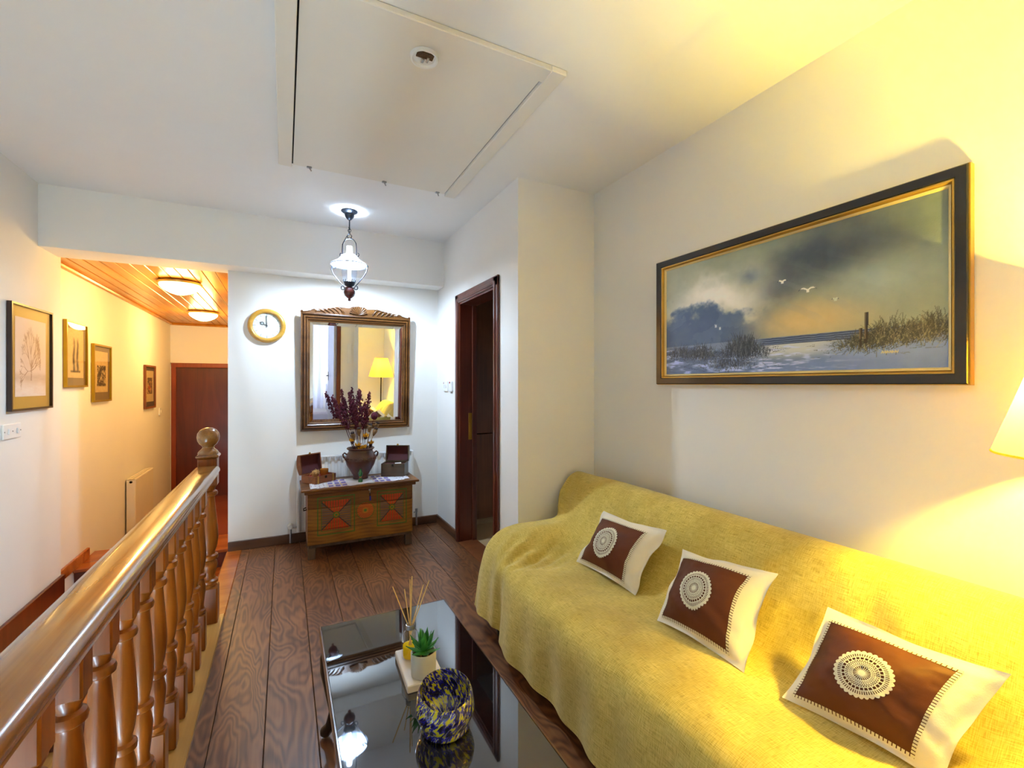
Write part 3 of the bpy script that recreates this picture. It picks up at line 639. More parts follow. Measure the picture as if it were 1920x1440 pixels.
part('centre_pin', MB().lathe([(0, -.02), (.005, -.02), (.005, -.012)], 12, axis='y'), 'hand', ck)
part('glass', MB().lathe([(0.0, -.027), (.06, -.026), (.102, -.023)], 48, axis='y', cap=False), 'pane', ck, 60)

# ------------------------------------------------------------------ big seascape
def seascape():
    ny, nx = 300, 560
    u = np.linspace(0, 1, nx)[None].repeat(ny, 0); v = np.linspace(0, 1, ny)[:, None].repeat(nx, 1)
    n1 = fbm(ny, nx, 3, 5, 6, 3); n2 = fbm(ny, nx, 6, 9, 5, 11); n3 = fbm(ny, nx, 20, 40, 4, 5); n4 = fbm(ny, nx, 90, 30, 3, 8)
    w = (n1 - 0.5) * 0.34 + (n2 - 0.5) * 0.16
    img = np.zeros((ny, nx, 3)) + np.array([146, 150, 116.])
    img = mixc(img, (186, 180, 140), smst(0.5, 0.0, u) * 0.7)
    # dark diagonal storm band, upper right
    d = (v - 0.62) - (u - 0.55) * 0.30 + w * 0.8
    img = mixc(img, (78, 84, 84), np.exp(-((d - 0.12) / 0.20) ** 2) * smst(0.36, 0.6, u + w * 1.6) * smst(1.12, 0.72, u) * 0.98)
    img = mixc(img, (100, 106, 92), smst(0.7, 1.0, v) * smst(0.6, 0.75, u) * 0.6)
    img = mixc(img, (58, 66, 74), np.exp(-(((u - 0.52) / 0.07) ** 2 + ((v - 0.60 + w * .5) / 0.11) ** 2)) * 0.85)
    img = mixc(img, (70, 78, 82), np.exp(-(((u - 0.63) / 0.13) ** 2 + ((v - 0.80) / 0.13) ** 2)) * 0.7)
    # bright cloud, left
    e = ((u - 0.27) / 0.22) ** 2 + ((v - 0.64 - w) / 0.17) ** 2
    img = mixc(img, (240, 224, 184), np.exp(-e ** 1.3) * 1.0)
    img = mixc(img, (196, 190, 150), np.exp(-(((u - 0.42) / 0.09) ** 2 + ((v - 0.80) / 0.12) ** 2)) * 0.6)
    img = mixc(img, (112, 122, 124), np.exp(-(((u - 0.42) / 0.04) ** 2 + ((v - 0.72 + w) / 0.07) ** 2)) * 0.8)
    # blue-grey bank, lower left
    n5 = fbm(ny, nx, 7, 12, 5, 77)
    k = smst(0.54, 0.40, v - .04 + (n5 - .5) * 0.6 + w * .4) * smst(0.60, 0.36, u + (n5 - .5) * .2)
    img = mixc(img, (74, 92, 110), k * 0.96)
    img = mixc(img, (104, 120, 130), k * (n2 > 0.52) * 0.35)
    # yellow glow
    g = ((u - 0.63) / 0.19) ** 2 + ((v - 0.36) / 0.17) ** 2
    img = mixc(img, (216, 180, 108), np.exp(-g ** 1.2) * 0.95)
    img = mixc(img, (170, 178, 150), np.exp(-(((u - 0.84) / 0.12) ** 2 + ((v - 0.56) / 0.12) ** 2)) * 0.7)
    # rays
    img = mixc(img, (150, 150, 124), smst(.55, .8, np.sin((u * 1.2 + v) * 38 + n2 * 3)) * smst(.25, .5, v) * smst(.9, .55, v) * smst(.42, .5, u) * .18)
    # sea and sand
    hz = 0.258
    img = mixc(img, (122, 132, 138), smst(hz + .006, hz, v))
    sea = (v < hz) & (v > 0.205 - 0.0 * u)
    img = mixc(img, (52, 62, 78), sea * smst(0.42, 0.5, u) * (0.55 + 0.45 * np.sin(v * 420 + n3 * 5)))
    img = mixc(img, (196, 190, 160), ((v < 0.205) * smst(0.44, 0.52, u) * smst(0.8, 0.66, u) * smst(0.08, 0.16, v)))
    sand = smst(0.20, 0.16, v + (n2 - .5) * .08)
    img = mixc(img, (128, 142, 158), sand * smst(0.62, 0.80, u)); img = mixc(img, (118, 132, 150), smst(0.12, 0.04, v) * 0.9)
    img = mixc(img, (206, 204, 196), sand * np.clip((n4 - 0.52) * 5, 0, 1) * smst(0.85, 0.5, u) * 0.9)
    # left dune
    dune = smst(0, .03, 0.21 + 0.06 * np.sin(u * 9 + .6) - 0.18 * smst(.3, .55, u) - v)
    img = mixc(img, (92, 106, 122), dune * smst(.56, .44, u) * .85)
    img = mixc(img, (196, 202, 206), dune * smst(.54, .4, u) * np.clip((fbm(ny, nx, 40, 16, 3, 21) - .55) * 6, 0, 1) * .8)
    rg = np.random.RandomState(4)
    def stroke(x, y, dx, dy, c, a=0.8):
        L = int(max(abs(dx) * nx, abs(dy) * ny)) + 2
        for t in np.linspace(0, 1, L):
            px = int((x + dx * t + 0.25 * dx * t * t) * nx); py = int((y + dy * t * (1 - .15 * t)) * ny)
            if 0 <= px < nx and 0 <= py < ny: img[py, px] += (np.array(c) - img[py, px]) * a * (1 - .5 * t)
    def clump(cx, cy, wx, h_, nn, cols):
        for _ in range(nn):
            x = cx + rg.randn() * wx; y = cy - abs(rg.randn()) * 0.02 + .02 * rg.randn(); f = math.exp(-((x - cx) / (1.4 * wx)) ** 2)
            stroke(x, y, rg.randn() * 0.014, h_ * f * (.3 + .7 * rg.rand()), cols[rg.randint(len(cols))], .75)
    dk = [(36, 42, 50), (50, 56, 62), (66, 70, 70), (44, 48, 50), (110, 112, 100)]
    clump(.39, .17, .06, .19, 700, dk); clump(.20, .17, .05, .13, 420, dk); clump(.09, .19, .05, .11, 380, dk); clump(.33, .08, .08, .09, 400, dk + [(130, 140, 150)])
    dk2 = [(54, 56, 46), (70, 70, 52), (88, 84, 58), (60, 60, 50), (150, 140, 96)]
    clump(.80, .17, .05, .10, 500, dk2); clump(.88, .20, .06, .14, 700, dk2); clump(.97, .22, .05, .13, 520, dk2)
    for cx, c0, c1, wd_ in ((.792, .12, .27, .0035), (.806, .14, .365, .0045)):
        m_ = (abs(u - cx - (v - .2) * .02) < wd_) & (v > c0 + .03) & (v < c1); img[m_] = (58, 50, 42)
        img[(abs(u - cx + wd_ * .6) < wd_ * .4) & (v > .2) & (v < c1)] = (110, 96, 66)
    def bird(cx, cy, s, c=(236, 222, 180)):
        for sg, tip in ((-1, .55), (1, 1)):
            for t in np.linspace(0, 1, 60):
                x = cx + sg * s * t; y = cy + s * 1.9 * (math.sin(t * 2.6) * .35 - .2 * t * tip)
                for q in (-1, 0, 1):
                    py, px = int(y * ny) + q, int(x * nx)
                    if 0 <= px < nx and 0 <= py < ny and abs(q) <= 1.6 * (1 - t) + .4: img[py, px] = c if t < .8 else (80, 84, 84)
        yy, xx = int(cy * ny), int(cx * nx); img[yy - 4:yy + 1, xx - 2:xx + 3] = c
    bird(.547, .667, .018); bird(.634, .572, .03); bird(.27, .41, .007, (190, 190, 170)); bird(.29, .385, .007, (190, 190, 170)); bird(.72, .48, .01, (200, 196, 150))
    # signature
    for k in range(26):
        x0 = int((.846 + .0016 * k) * nx); y0 = int(.10 * ny)
        img[y0 + (k * 5) % 3:y0 + 3 + (k * 3) % 4, x0] = (190, 176, 120)
    img = (img - 128) * 1.2 + 138
    img = img * np.array([.95, 1.0, 1.2]) + (n3 - .5)[..., None] * 12
    return img
pw_, ph_ = 1.27, 0.665
pa = thing('framed_painting', 'wide seascape oil painting in a black and gold frame above the sofa', 'painting', (XR - 0.004, 1.225, 1.632), (0, 0, R(-90)))
part('frame', MB().frame(pw_, ph_, [(0, 0), (0, .034), (.003, .037), (.030, .034), (.034, .029), (.034, .014)]), 'black', pa, 25)
part('gold_outer_edge', MB().frame(pw_ + .006, ph_ + .006, [(0, 0), (0, .026), (.004, .026)]), 'gold', pa)
part('gold_slip', MB().frame(pw_ - .064, ph_ - .064, [(0, .014), (0, .030), (.006, .030), (.009, .02), (.012, .014)]), 'gold', pa, 25)
part('cream_slip', MB().frame(pw_ - .088, ph_ - .088, [(0, .013), (0, .019), (.006, .016), (.009, .012)]), 'pale_gold', pa)
picture('canvas', pw_ - .10, ph_ - .10, seascape(), 'vc_canvas', pa, (0, -0.012, 0))
part('back_board', MB().box(-pw_ / 2 + .01, pw_ / 2 - .01, -0.01, 0, -ph_ / 2 + .01, ph_ / 2 - .01), 'brown_frame', pa)

# ------------------------------------------------------------------ prints on the left
def tree_print():
    ny, nx = 220, 150; img = np.zeros((ny, nx, 3)) + np.array([224, 204, 190.])
    u = np.linspace(0, 1, nx)[None].repeat(ny, 0); v = np.linspace(0, 1, ny)[:, None].repeat(nx, 1)
    n = fbm(ny, nx, 6, 5, 5, 2); n2 = fbm(ny, nx, 40, 8, 4, 9)
    img = mixc(img, (198, 168, 144), np.exp(-(((u - .5) / .33) ** 2 + ((v - .58) / .3) ** 2)) * (0.3 + n * .7))
    img = mixc(img, (200, 172, 146), smst(.34, .22, v) * smst(.05, .2, v) * n)
    img = mixc(img, (232, 222, 214), smst(.24, .12, v) * n2)
    img = mixc(img, (190, 162, 140), np.exp(-((v - .24) / .05) ** 2) * n2)
    rg = np.random.RandomState(1)
    def br(x, y, a, L, wd_, dep):
        st_ = int(L * 200) + 2
        for t in range(st_):
            x += math.cos(a) * L / st_ * .72; y += math.sin(a) * L / st_; a += rg.randn() * .03
            px, py = int(x * nx), int(y * ny); q = int(wd_ * (1 - .3 * t / st_))
            if 0 <= py < ny: 
                sl = img[py, max(0, px - q):px + q + 1]; sl += (np.array((150, 108, 80)) - sl) * (.55 if dep < 3 else .35)
        if dep < 5:
            for s_ in range(3 if dep else 7): br(x, y - (.02 * abs(s_ - 3) if not dep else 0), a + rg.uniform(-.5, .5) + (0 if dep else (s_ - 3) * .52), (.165 if not dep else L * rg.uniform(.6, .85)), max(.6, wd_ * .6), dep + 1)
    br(.5, .20, 1.57, .20, 4, 0)
    return img
def figures_print(kind):
    ny, nx = 170, 110; img = np.zeros((ny, nx, 3)) + np.array([206, 178, 122.])
    u = np.linspace(0, 1, nx)[None].repeat(ny, 0); v = np.linspace(0, 1, ny)[:, None].repeat(nx, 1)
    n = fbm(ny, nx, 12, 10, 4, kind + 30); n2 = fbm(ny, nx, 30, 24, 3, kind + 60)
    img += (n2 - .5)[..., None] * 24
    if kind == 0:
        for cx in (.40, .62):
            b = np.exp(-(((u - cx - .02 * np.sin(v * 12)) / (.075 * (1 - .4 * v))) ** 2)) * smst(.1, .14, v) * smst(.86, .7, v)
            img = mixc(img, (72, 54, 30), np.clip(b * (.2 + 1.3 * n) * 1.1, 0, 1))
        img = mixc(img, (60, 46, 28), np.exp(-((v - .13) / .02) ** 2) * (abs(u - .5) < .3) * n2 * 1.6)
    elif kind == 1:
        m_ = (abs(u - .5) < .33) & (v > .15) & (v < .66)
        img = mixc(img, (56, 46, 30), m_ * np.clip((n * n2 * 4 - .5) * 1.8, 0, 1)); img = mixc(img, (60, 50, 34), (abs(u - .5) < .36) * (np.exp(-((v - .18) / .03) ** 2)) * .8)
    else:
        m_ = (abs(u - .5) < .32) & (v > .25) & (v < .78)
        img = mixc(img, (58, 38, 24), m_ * .75); img = mixc(img, (200, 150, 84), m_ * np.clip((fbm(ny, nx, 26, 14, 2, 77) - .52) * 7, 0, 1)); img = mixc(img, (160, 60, 30), m_ * np.exp(-(((u - .45) / .14) ** 2 + ((v - .45) / .06) ** 2)))
    return img
def print_frame(label, y0, y1, z0, z1, xw, fm, fw, mat_c, mat_w, img, group=None, rounded=False, depth=0.022):
    w, h_ = y1 - y0, z1 - z0
    t = thing('framed_print', label, 'picture', (xw + 0.003, (y0 + y1) / 2, (z0 + z1) / 2), (0, 0, R(90)), group)
    part('frame', MB().frame(w, h_, [(0, 0), (0, depth), (fw, depth), (fw, .006)]), fm, t)
    part('mount', MB().box(-w / 2 + fw, w / 2 - fw, -.007, -.002, -h_ / 2 + fw, h_ / 2 - fw), mat_c, t)
    a, b, c_, d_ = mat_w
    picture('print', w - 2 * fw - a - b, h_ - 2 * fw - c_ - d_, img, 'vc_matte', t, ((a - b) / 2, -.0085, (c_ - d_) / 2))
    part('glass', MB().quad((-w / 2 + fw, -.015, -h_ / 2 + fw), (w / 2 - fw, -.015, -h_ / 2 + fw), (w / 2 - fw, -.015, h_ / 2 - fw), (-w / 2 + fw, -.015, h_ / 2 - fw)), 'pane', t)
    return t
M['mount_gold'] = plain('olive_gold_mount', (182, 148, 62), 0.6, 0.15, var=0.05)
M['mount_grey'] = plain('grey_brown_mount', (128, 108, 74), 0.8)
M['mount_dark'] = plain('dark_grey_mount', (74, 64, 48), 0.8)
print_frame('pale print of a bare winter tree in a dark frame on the left wall', 3.55, 4.06, 1.143, 1.772, XL, 'brown_frame', .012, 'mount_gold', (.055, .055, .07, .065), tree_print())
print_frame('gold-framed print of two tall figures, hung just past the wall corner', 4.585, 5.0, 1.275, 1.795, XH, 'olive_gold', .014, 'mount_grey', (.03, .045, .06, .045), figures_print(0), 'framed prints down the hall wall')
print_frame('gold-framed print with a dark crowd scene, middle of the hall wall', 5.14, 5.585, 1.14, 1.655, XH, 'olive_gold', .016, 'mount_grey', (.04, .05, .07, .045), figures_print(1), 'framed prints down the hall wall')
print_frame('small red-wood framed dark print on the hall wall above the cream radiator', 6.77, 7.25, 1.0, 1.53, XH, 'redwood_frame', .022, 'mount_dark', (.04, .04, .06, .045), figures_print(2), 'framed prints down the hall wall')

# ------------------------------------------------------------------ pendant lamp
pe = thing('pendant_lamp', 'wrought iron hanging lamp with glass chimney and wooden finial', 'lamp', (0.43, 3.52, CZ), (0, 0, R(-26.8)))
part('canopy', MB().lathe([(0, 0), (.056, 0), (.060, -.006), (.052, -.014), (.036, -.022), (.034, -.034), (.026, -.05), (.016, -.062), (.008, -.068), (0, -.068)], 28), 'iron', pe, 50)
part('stem', MB().tube([(0, 0, -.06), (0, 0, -.12)], .0045, 8), 'iron', pe)
ch_ = MB()
def ring(mb, c, r, tr, plane): return mb.tube([(c[0] + (r * math.cos(q / 18 * 6.2832) if plane == 'xz' else 0), c[1] + (0 if plane == 'xz' else r * math.cos(q / 18 * 6.2832)), c[2] + r * math.sin(q / 18 * 6.2832)) for q in range(18)], tr, 6, True)
for k, z in enumerate((-.128, -.145, -.162)): part('chain_link', ring(MB(), (0, 0, z), .011, .0026, 'xz' if k % 2 else 'yz'), 'iron', pe, 60)
part('ring', ring(MB(), (0, 0, -.188), .016, .003, 'xz'), 'iron', pe, 60)
hp = MB().tube([(x, 0, z) for x, z in cat([(-.052, -.335), (-.050, -.255), (-.042, -.228), (-.025, -.210), (0, -.203), (.025, -.210), (.042, -.228), (.050, -.255), (.052, -.335)], 40)], .0033, 8)
part('harp', hp, 'iron', pe, 60)
part('cable', MB().tube([(0, 0, -.12), (-.006, .004, -.165), (-.03, .004, -.20), (-.053, .004, -.245), (-.056, .004, -.30), (-.048, .004, -.335)], .0025, 6), 'iron', pe)
part('chimney_top', MB().lathe([(.019, -.262), (.020, -.30), (.022, -.332)], 28, cap=False), 'frost', pe, 60, label='glowing frosted chimney tube')
part('chimney', MB().lathe([(.022, -.335), (.040, -.375), (.054, -.42), (.055, -.46), (.047, -.505), (.034, -.53)], 28, cap=False), 'clear_blue', pe, 60, label='clear glass chimney')
part('shade', MB().lathe([(.024, -.322), (.046, -.326), (.056, -.332), (.062, -.345), (.085, -.368), (.112, -.383), (.130, -.397), (.131, -.402)], 36, cap=False), 'opal', pe, 60, label='sloping pale opal glass shade')
part('shade_rim', MB().tube([(.131 * math.cos(q / 40 * 6.2832), .131 * math.sin(q / 40 * 6.2832), -.402) for q in range(40)], .0032, 6, True).tube([(.052 * math.cos(q / 28 * 6.2832), .052 * math.sin(q / 28 * 6.2832), -.335) for q in range(28)], .003, 6, True), 'iron', pe, 60)
for k in range(2):
    a = R(180 * k); ca, sa = math.cos(a), math.sin(a)
    pts = [(.131, -.402), (.132, -.43), (.124, -.455), (.105, -.485), (.08, -.515), (.055, -.545), (.040, -.562), (.036, -.575), (.048, -.582), (.060, -.576), (.060, -.562), (.052, -.558)]
    part('scroll_arm', MB().tube([(r * ca, r * sa, z) for r, z in cat(pts, 48)], .0035, 8), 'iron', pe, 60)
    part('crown_curl', MB().tube([(r * ca, r * sa, z) for r, z in cat([(.052, -.335), (.062, -.338), (.070, -.328), (.068, -.314), (.060, -.312)], 16)], .003, 6), 'iron', pe, 60)
    part('leaf_ornament', MB().tube([((.128) * ca, .128 * sa, -.41), (.115 * ca, .115 * sa, -.425), (.10 * ca, .10 * sa, -.418), (.10 * ca, .10 * sa, -.405), (.112 * ca, .112 * sa, -.402)], .004, 6), 'iron', pe, 60)
part('gallery', MB().lathe([(.040, -.525), (.042, -.527), (.034, -.55), (.012, -.565), (.010, -.572), (0, -.572)], 24, cap=False), 'iron', pe, 45)
g = MB()
for k in range(16): a = k / 16 * 6.2832; g.tube([(.041 * math.cos(a), .041 * math.sin(a), -.527), (.043 * math.cos(a), .043 * math.sin(a), -.510)], .0022, 5)
part('gallery_prongs', g, 'iron', pe)
part('bulb', MB().lathe([(0, -.348), (.012, -.352), (.022, -.364), (.025, -.38), (.02, -.398), (.012, -.41), (.011, -.44), (.012, -.53), (0, -.53)], 20), 'bulb_cool', pe, 60, label='glowing cool white bulb')
part('finial', MB().lathe([(0, -.566), (.034, -.568), (.030, -.575), (.032, -.58), (.040, -.594), (.041, -.61), (.034, -.628), (.020, -.641), (.010, -.647), (.009, -.652), (.012, -.658), (.008, -.665), (0, -.668)], 24), 'finial', pe, 45, label='turned red-brown wooden finial')
light('pendant_light', 'POINT', (0, 0, -.377), PENDANT_W, PENDANT_C, radius=0.031, parent=pe)

# ------------------------------------------------------------------ floor lamp
fl = thing('floor_lamp', 'floor lamp with a pale yellow tapered fabric shade beside the sofa', 'lamp', (1.635, 0.27, 0))
part('base', MB().lathe([(0, 0), (.105, 0), (.105, .012), (.08, .022), (.02, .03), (0, .03)], 32), 'darkmetal', fl, 40)
part('pole', MB().tube([(0, 0, .02), (0, 0, 1.25)], .010, 12).lathe([(0, 1.23), (.018, 1.23), (.018, 1.292), (0, 1.292)], 14), 'darkmetal', fl, 40)
r0, r1, z0, z1 = .205, .108, 1.135, 1.45
shp = []
NS = 96
for k in range(NS):
    a = k / NS * 2 * math.pi; w_ = 1 + (0.006 if k % 2 else -0.004)
    shp.append([((r0 + (r1 - r0) * t) * w_ * math.cos(a), (r0 + (r1 - r0) * t) * w_ * math.sin(a), z0 + (z1 - z0) * t) for t in (0, .25, .5, .75, 1)])
shp.append(shp[0])
part('lamp_shade', MB().grid(shp), 'shade', fl, 60, label='pleated pale yellow fabric shade')
for r_, z_ in ((r0, z0), (r1, z1)): part('shade_band', MB().tube([(r_ * math.cos(q / 48 * 6.2832), r_ * math.sin(q / 48 * 6.2832), z_) for q in range(48)], .003, 6, True), 'shade', fl, 60)
part('shade_spider', MB().tube([(-r1, 0, z1 - .004), (r1, 0, z1 - .004)], .002, 5).tube([(0, -r1, z1 - .004), (0, r1, z1 - .004)], .002, 5), 'darkmetal', fl)
part('bulb', MB().ball((0, 0, 1.325), .03), 'bulb_warm', fl, 60)
light('lamp_light', 'POINT', (0, 0, 1.325), LAMP_W, LAMP_C, radius=0.032, parent=fl)

# ------------------------------------------------------------------ sofa and throw
sf = thing('sofa', 'low upholstered sofa hidden under the mustard throw', 'sofa', (1.36, 1.33, 0))
part('seat', MB().bbox(-.40, .20, -.82, .82, .10, .36, .03), 'cream', sf)
part('backrest', MB().bbox(.23, .40, -.90, .94, .10, .66, .04), 'cream', sf)
part('armrest', MB().bbox(-.30, .22, .80, .90, .10, .43, .03), 'cream', sf)
part('armrest', MB().bbox(-.30, .22, -.90, -.80, .10, .35, .03), 'cream', sf)
for lx, ly in ((-.36, -.78), (-.36, .78), (.34, -.78), (.34, .78)): part('leg', MB().lathe([(0, 0), (.018, 0), (.026, .105), (0, .105)], 12, (lx, ly, 0)), 'table_dark', sf, 40)
seatp = [(1.80, .40), (1.80, .62), (1.785, .70), (1.74, .735), (1.68, .745), (1.62, .72), (1.57, .66), (1.51, .555), (1.44, .45), (1.37, .405), (1.24, .40), (1.10, .412), (1.00, .408), (.94, .375), (.915, .30), (.905, .20), (.895, .085)]
armp = [(1.80, .40), (1.80, .62), (1.785, .69), (1.74, .725), (1.68, .735), (1.62, .705), (1.57, .645), (1.51, .56), (1.44, .512), (1.37, .505), (1.25, .503), (1.14, .497), (1.06, .475), (.995, .41), (.958, .31), (.935, .20), (.915, .085)]
NSX, NTY = 190, 300
sP, aP = cat(seatp, NSX), cat(armp, NSX)
ys = np.linspace(0.36, 2.275, NTY)
wr = fbm(NTY, NSX, 9, 7, 4, 41); wr2 = fbm(NTY, NSX, 22, 9, 3, 42)
pts = []; uvs = []
sarc = np.concatenate([[0], np.cumsum(np.linalg.norm(np.diff(sP, axis=0), axis=1))])
for j, y in enumerate(ys):
    af = float(smst(1.98, 2.20, np.array(y))); an = 0.45 * float(smst(0.46, 0.36, np.array(y))); a = max(af, an)
    prof = sP * (1 - a) + aP * a
    s_ = np.linspace(0, 1, NSX); front = smst(.72, 1.0, s_)
    X, Z = prof[:, 0].copy(), prof[:, 1].copy()
    seatm = np.exp(-((s_ - .68) / .13) ** 2); backm = np.exp(-((s_ - .42) / .12) ** 2)
    amp = .012 + .02 * math.exp(-((y - 2.02) / .16) ** 2)
    Z += (wr[j] - .5) * amp * 1.5 * seatm + (wr2[j] - .5) * amp * .7 * seatm
    # diagonal folds where the arm meets the seat
    ph = (X * 1.0 - (y - 2.0) * 2.1)
    Z += .010 * np.sin(ph * 42 + wr[j] * 4) * math.exp(-((y - 2.02) / .11) ** 2) * np.exp(-((X - 1.13) / .17) ** 2)
    X += (wr2[j] - .5) * .022 * backm
    # folds behind and between the cushions
    for cy, w_ in ((.86, .05), (1.36, .05), (1.96, .06)):
        Z += .014 * math.exp(-((y - cy) / w_) ** 2) * np.exp(-((s_ - .53) / .05) ** 2)
    # front drop: sway and the corner flare
    X += front * (.014 * math.sin(y * 9.0 + 1.0) * smst(.8, 1, s_) + .007 * np.sin(y * 31 + s_ * 6))
    X += front * .05 * math.exp(-((y - 1.985) / .05) ** 2) - front * .018 * math.exp(-((y - 2.18) / .07) ** 2)
    Z += -front * .012 * math.sin(y * 5)
    Z[-12:] = np.maximum(Z[-12:], .05)
    Yv = y + .135 * float(smst(1.9, 2.275, np.array(y))) * smst(.50, .38, s_)
    pts.append(np.stack([X, Yv, Z], 1)); uvs.append(np.stack([sarc, np.full(NSX, y)], 1))
def side(row, dirn, out):
    rows_ = []; uu = []
    for k in range(1, 15):
        t = k / 14; r = row.copy(); drop = smst(0, 1, np.array(t))
        r[:, 1] += dirn * out * math.sin(min(1, t * 2.2) * math.pi / 2) + dirn * .012 * t * np.sin(np.linspace(0, 30, NSX))
        r[:, 2] = row[:, 2] + (np.minimum(.10, row[:, 2]) - row[:, 2]) * (t ** 1.25)
        rows_.append(r); uu.append(np.stack([sarc, np.full(NSX, row[0, 1] + dirn * .5 * t)], 1))
    return rows_, uu
fr, fu = side(pts[-1], 1, .018); nr_, nu_ = side(pts[0], -1, .018)
pts = nr_[::-1] + pts + fr; uvs = nu_[::-1] + uvs + fu
tb = MB().grid(pts); me = tb.mesh('throw_blanket', M['throw'], 180, fix=False)
uvl = me.uv_layers.new(name='UVMap'); flat = np.concatenate(uvs); vi = np.zeros(len(me.loops), int); me.loops.foreach_get('vertex_index', vi)
uvl.data.foreach_set('uv', flat[vi].ravel())
me.flip_normals()
tw = link('throw_blanket', me); tag(tw, 'mustard chenille throw draped over the whole sofa', 'throw')

# ------------------------------------------------------------------ cushions
def cushion(label, bl, br_, tr, tl, thick, seed):
    bl, br_, tr, tl = map(Vector, (bl, br_, tr, tl)); org = (bl + br_ + tr + tl) / 4
    N_ = ((br_ - bl).cross(tl - bl)).normalized()
    if N_.x > 0: N_ = -N_
    t = thing('cushion', label, 'cushion', org, group='brown and cream cushions on the sofa')
    nz = fbm(64, 64, 5, 5, 4, seed); rg = np.random.RandomState(seed)
    def S(u, v, side=1, off=0.0):
        uu = u * (1 - .065 * (1 - v * v)); vv = v * (1 - .065 * (1 - u * u))
        a, b = (uu + 1) / 2, (vv + 1) / 2
        p = bl * (1 - a) * (1 - b) + br_ * a * (1 - b) + tr * a * b + tl * (1 - a) * b - org
        k = .93; cu = max(0, math.cos(min(1, abs(u) / k) * math.pi / 2)); cv = max(0, math.cos(min(1, abs(v) / k) * math.pi / 2))
        h_ = thick * (cu ** .62) * (cv ** .62)
        fl_ = max(0, max(abs(u), abs(v)) - .86) / .14
        wv_ = .009 * math.sin(4.3 * (u - v) + seed) * fl_ + .003 * math.sin(9 * (u + v) + seed) * fl_
        wn = (nz[min(63, int((v + 1) * 31.9)), min(63, int((u + 1) * 31.9))] - .5) * .014 * (1 - fl_)
        wn += .004 * math.sin(9 * (u * .8 + v) + seed * 2) * math.exp(-((v + .45) / .25) ** 2) * (1 - fl_)
        return p + N_ * ((h_ + wn + wv_ if side > 0 else -.45 * h_ + wv_ - .003) + off)
    n_ = 44; L_ = np.linspace(-1, 1, n_)
    mb = MB().grid([[S(u, v, 1) for v in L_] for u in L_]).grid([[S(u, v, -1) for v in L_] for u in L_])
    part('cover', mb, 'cream', t, 180)
    u0, u1, v0, v1 = -.90, .70, -.90, .76
    part('brown_panel', MB().grid([[S(u, v, 1, .0025) for v in np.linspace(v0, v1, 40)] for u in np.linspace(u0, u1, 40)]), 'brown_fab', t, 180, label='dark brown square panel')
    st_ = MB(); K = 32
    for k in range(K):
        f = (k + .5) / K; hw = .36 / K
        for e, dn in ((u0, 1), (u1, -1)):
            st_.quad(*[S(e + dn * d_, v0 + (v1 - v0) * g_, 1, .0045) for d_, g_ in ((-.006, f - hw), (-.006, f + hw), (.045, f + hw), (.045, f - hw))])
        for e, dn in ((v0, 1), (v1, -1)):
            st_.quad(*[S(u0 + (u1 - u0) * g_, e + dn * d_, 1, .0045) for d_, g_ in ((-.006, f - hw), (-.006, f + hw), (.045, f + hw), (.045, f - hw))])
    part('blanket_stitching', st_, 'lace', t)
    Rd = .385; dy = MB()
    asp = (br_ - bl).length / (tl - bl).length
    def pol(r, a): return S(-.09 + r * Rd * math.cos(a), -.06 + r * Rd * math.sin(a) * asp, 1, .0052)
    def band(ra, rb, n1, wob=0, nw_=0):
        pr = []
        for k in range(n1 + 1):
            a = 2 * math.pi * k / n1; w_ = wob * abs(math.sin(a * nw_ / 2)); pr.append([pol(ra, a), pol(rb + w_, a)])
        dy.grid(pr)
    def spokes(ra, rb, n1, wd, tw_=0.0):
        for k in range(n1):
            a = 2 * math.pi * k / n1; dy.quad(pol(ra, a - wd / ra), pol(ra, a + wd / ra), pol(rb, a + tw_ + wd / rb), pol(rb, a + tw_ - wd / rb))
    dy.grid([[pol(.001, 2 * math.pi * k / 24), pol(.12, 2 * math.pi * k / 24)] for k in range(25)])
    spokes(.12, .30, 24, .013); band(.29, .325, 72)
    spokes(.32, .43, 36, .012, .08); spokes(.32, .43, 36, .012, -.08); band(.42, .45, 72)
    spokes(.45, .56, 40, .012, .08); spokes(.45, .56, 40, .012, -.08); band(.55, .585, 72)
    spokes(.58, .69, 28, .02); band(.68, .72, 84); spokes(.72, .86, 64, .022); band(.84, .93, 128, .07, 32)
    part('crochet_doily', dy, 'lace', t, label='round cream crochet doily')
    return t
cushion('cushion at the far arm, propped in the sofa corner next to the short wall', (1.315, 1.885, .405), (1.325, 1.475, .405), (1.48, 1.44, .665), (1.48, 1.868, .640), .082, 3)
cushion('middle one of the three brown and cream cushions', (1.262, 1.285, .405), (1.277, .925, .400), (1.46, .940, .676), (1.46, 1.336, .622), .088, 5)
cushion('cushion nearest the floor lamp, glowing orange-brown', (1.272, .800, .402), (1.318, .470, .402), (1.475, .402, .637), (1.46, .783, .630), .086, 8)

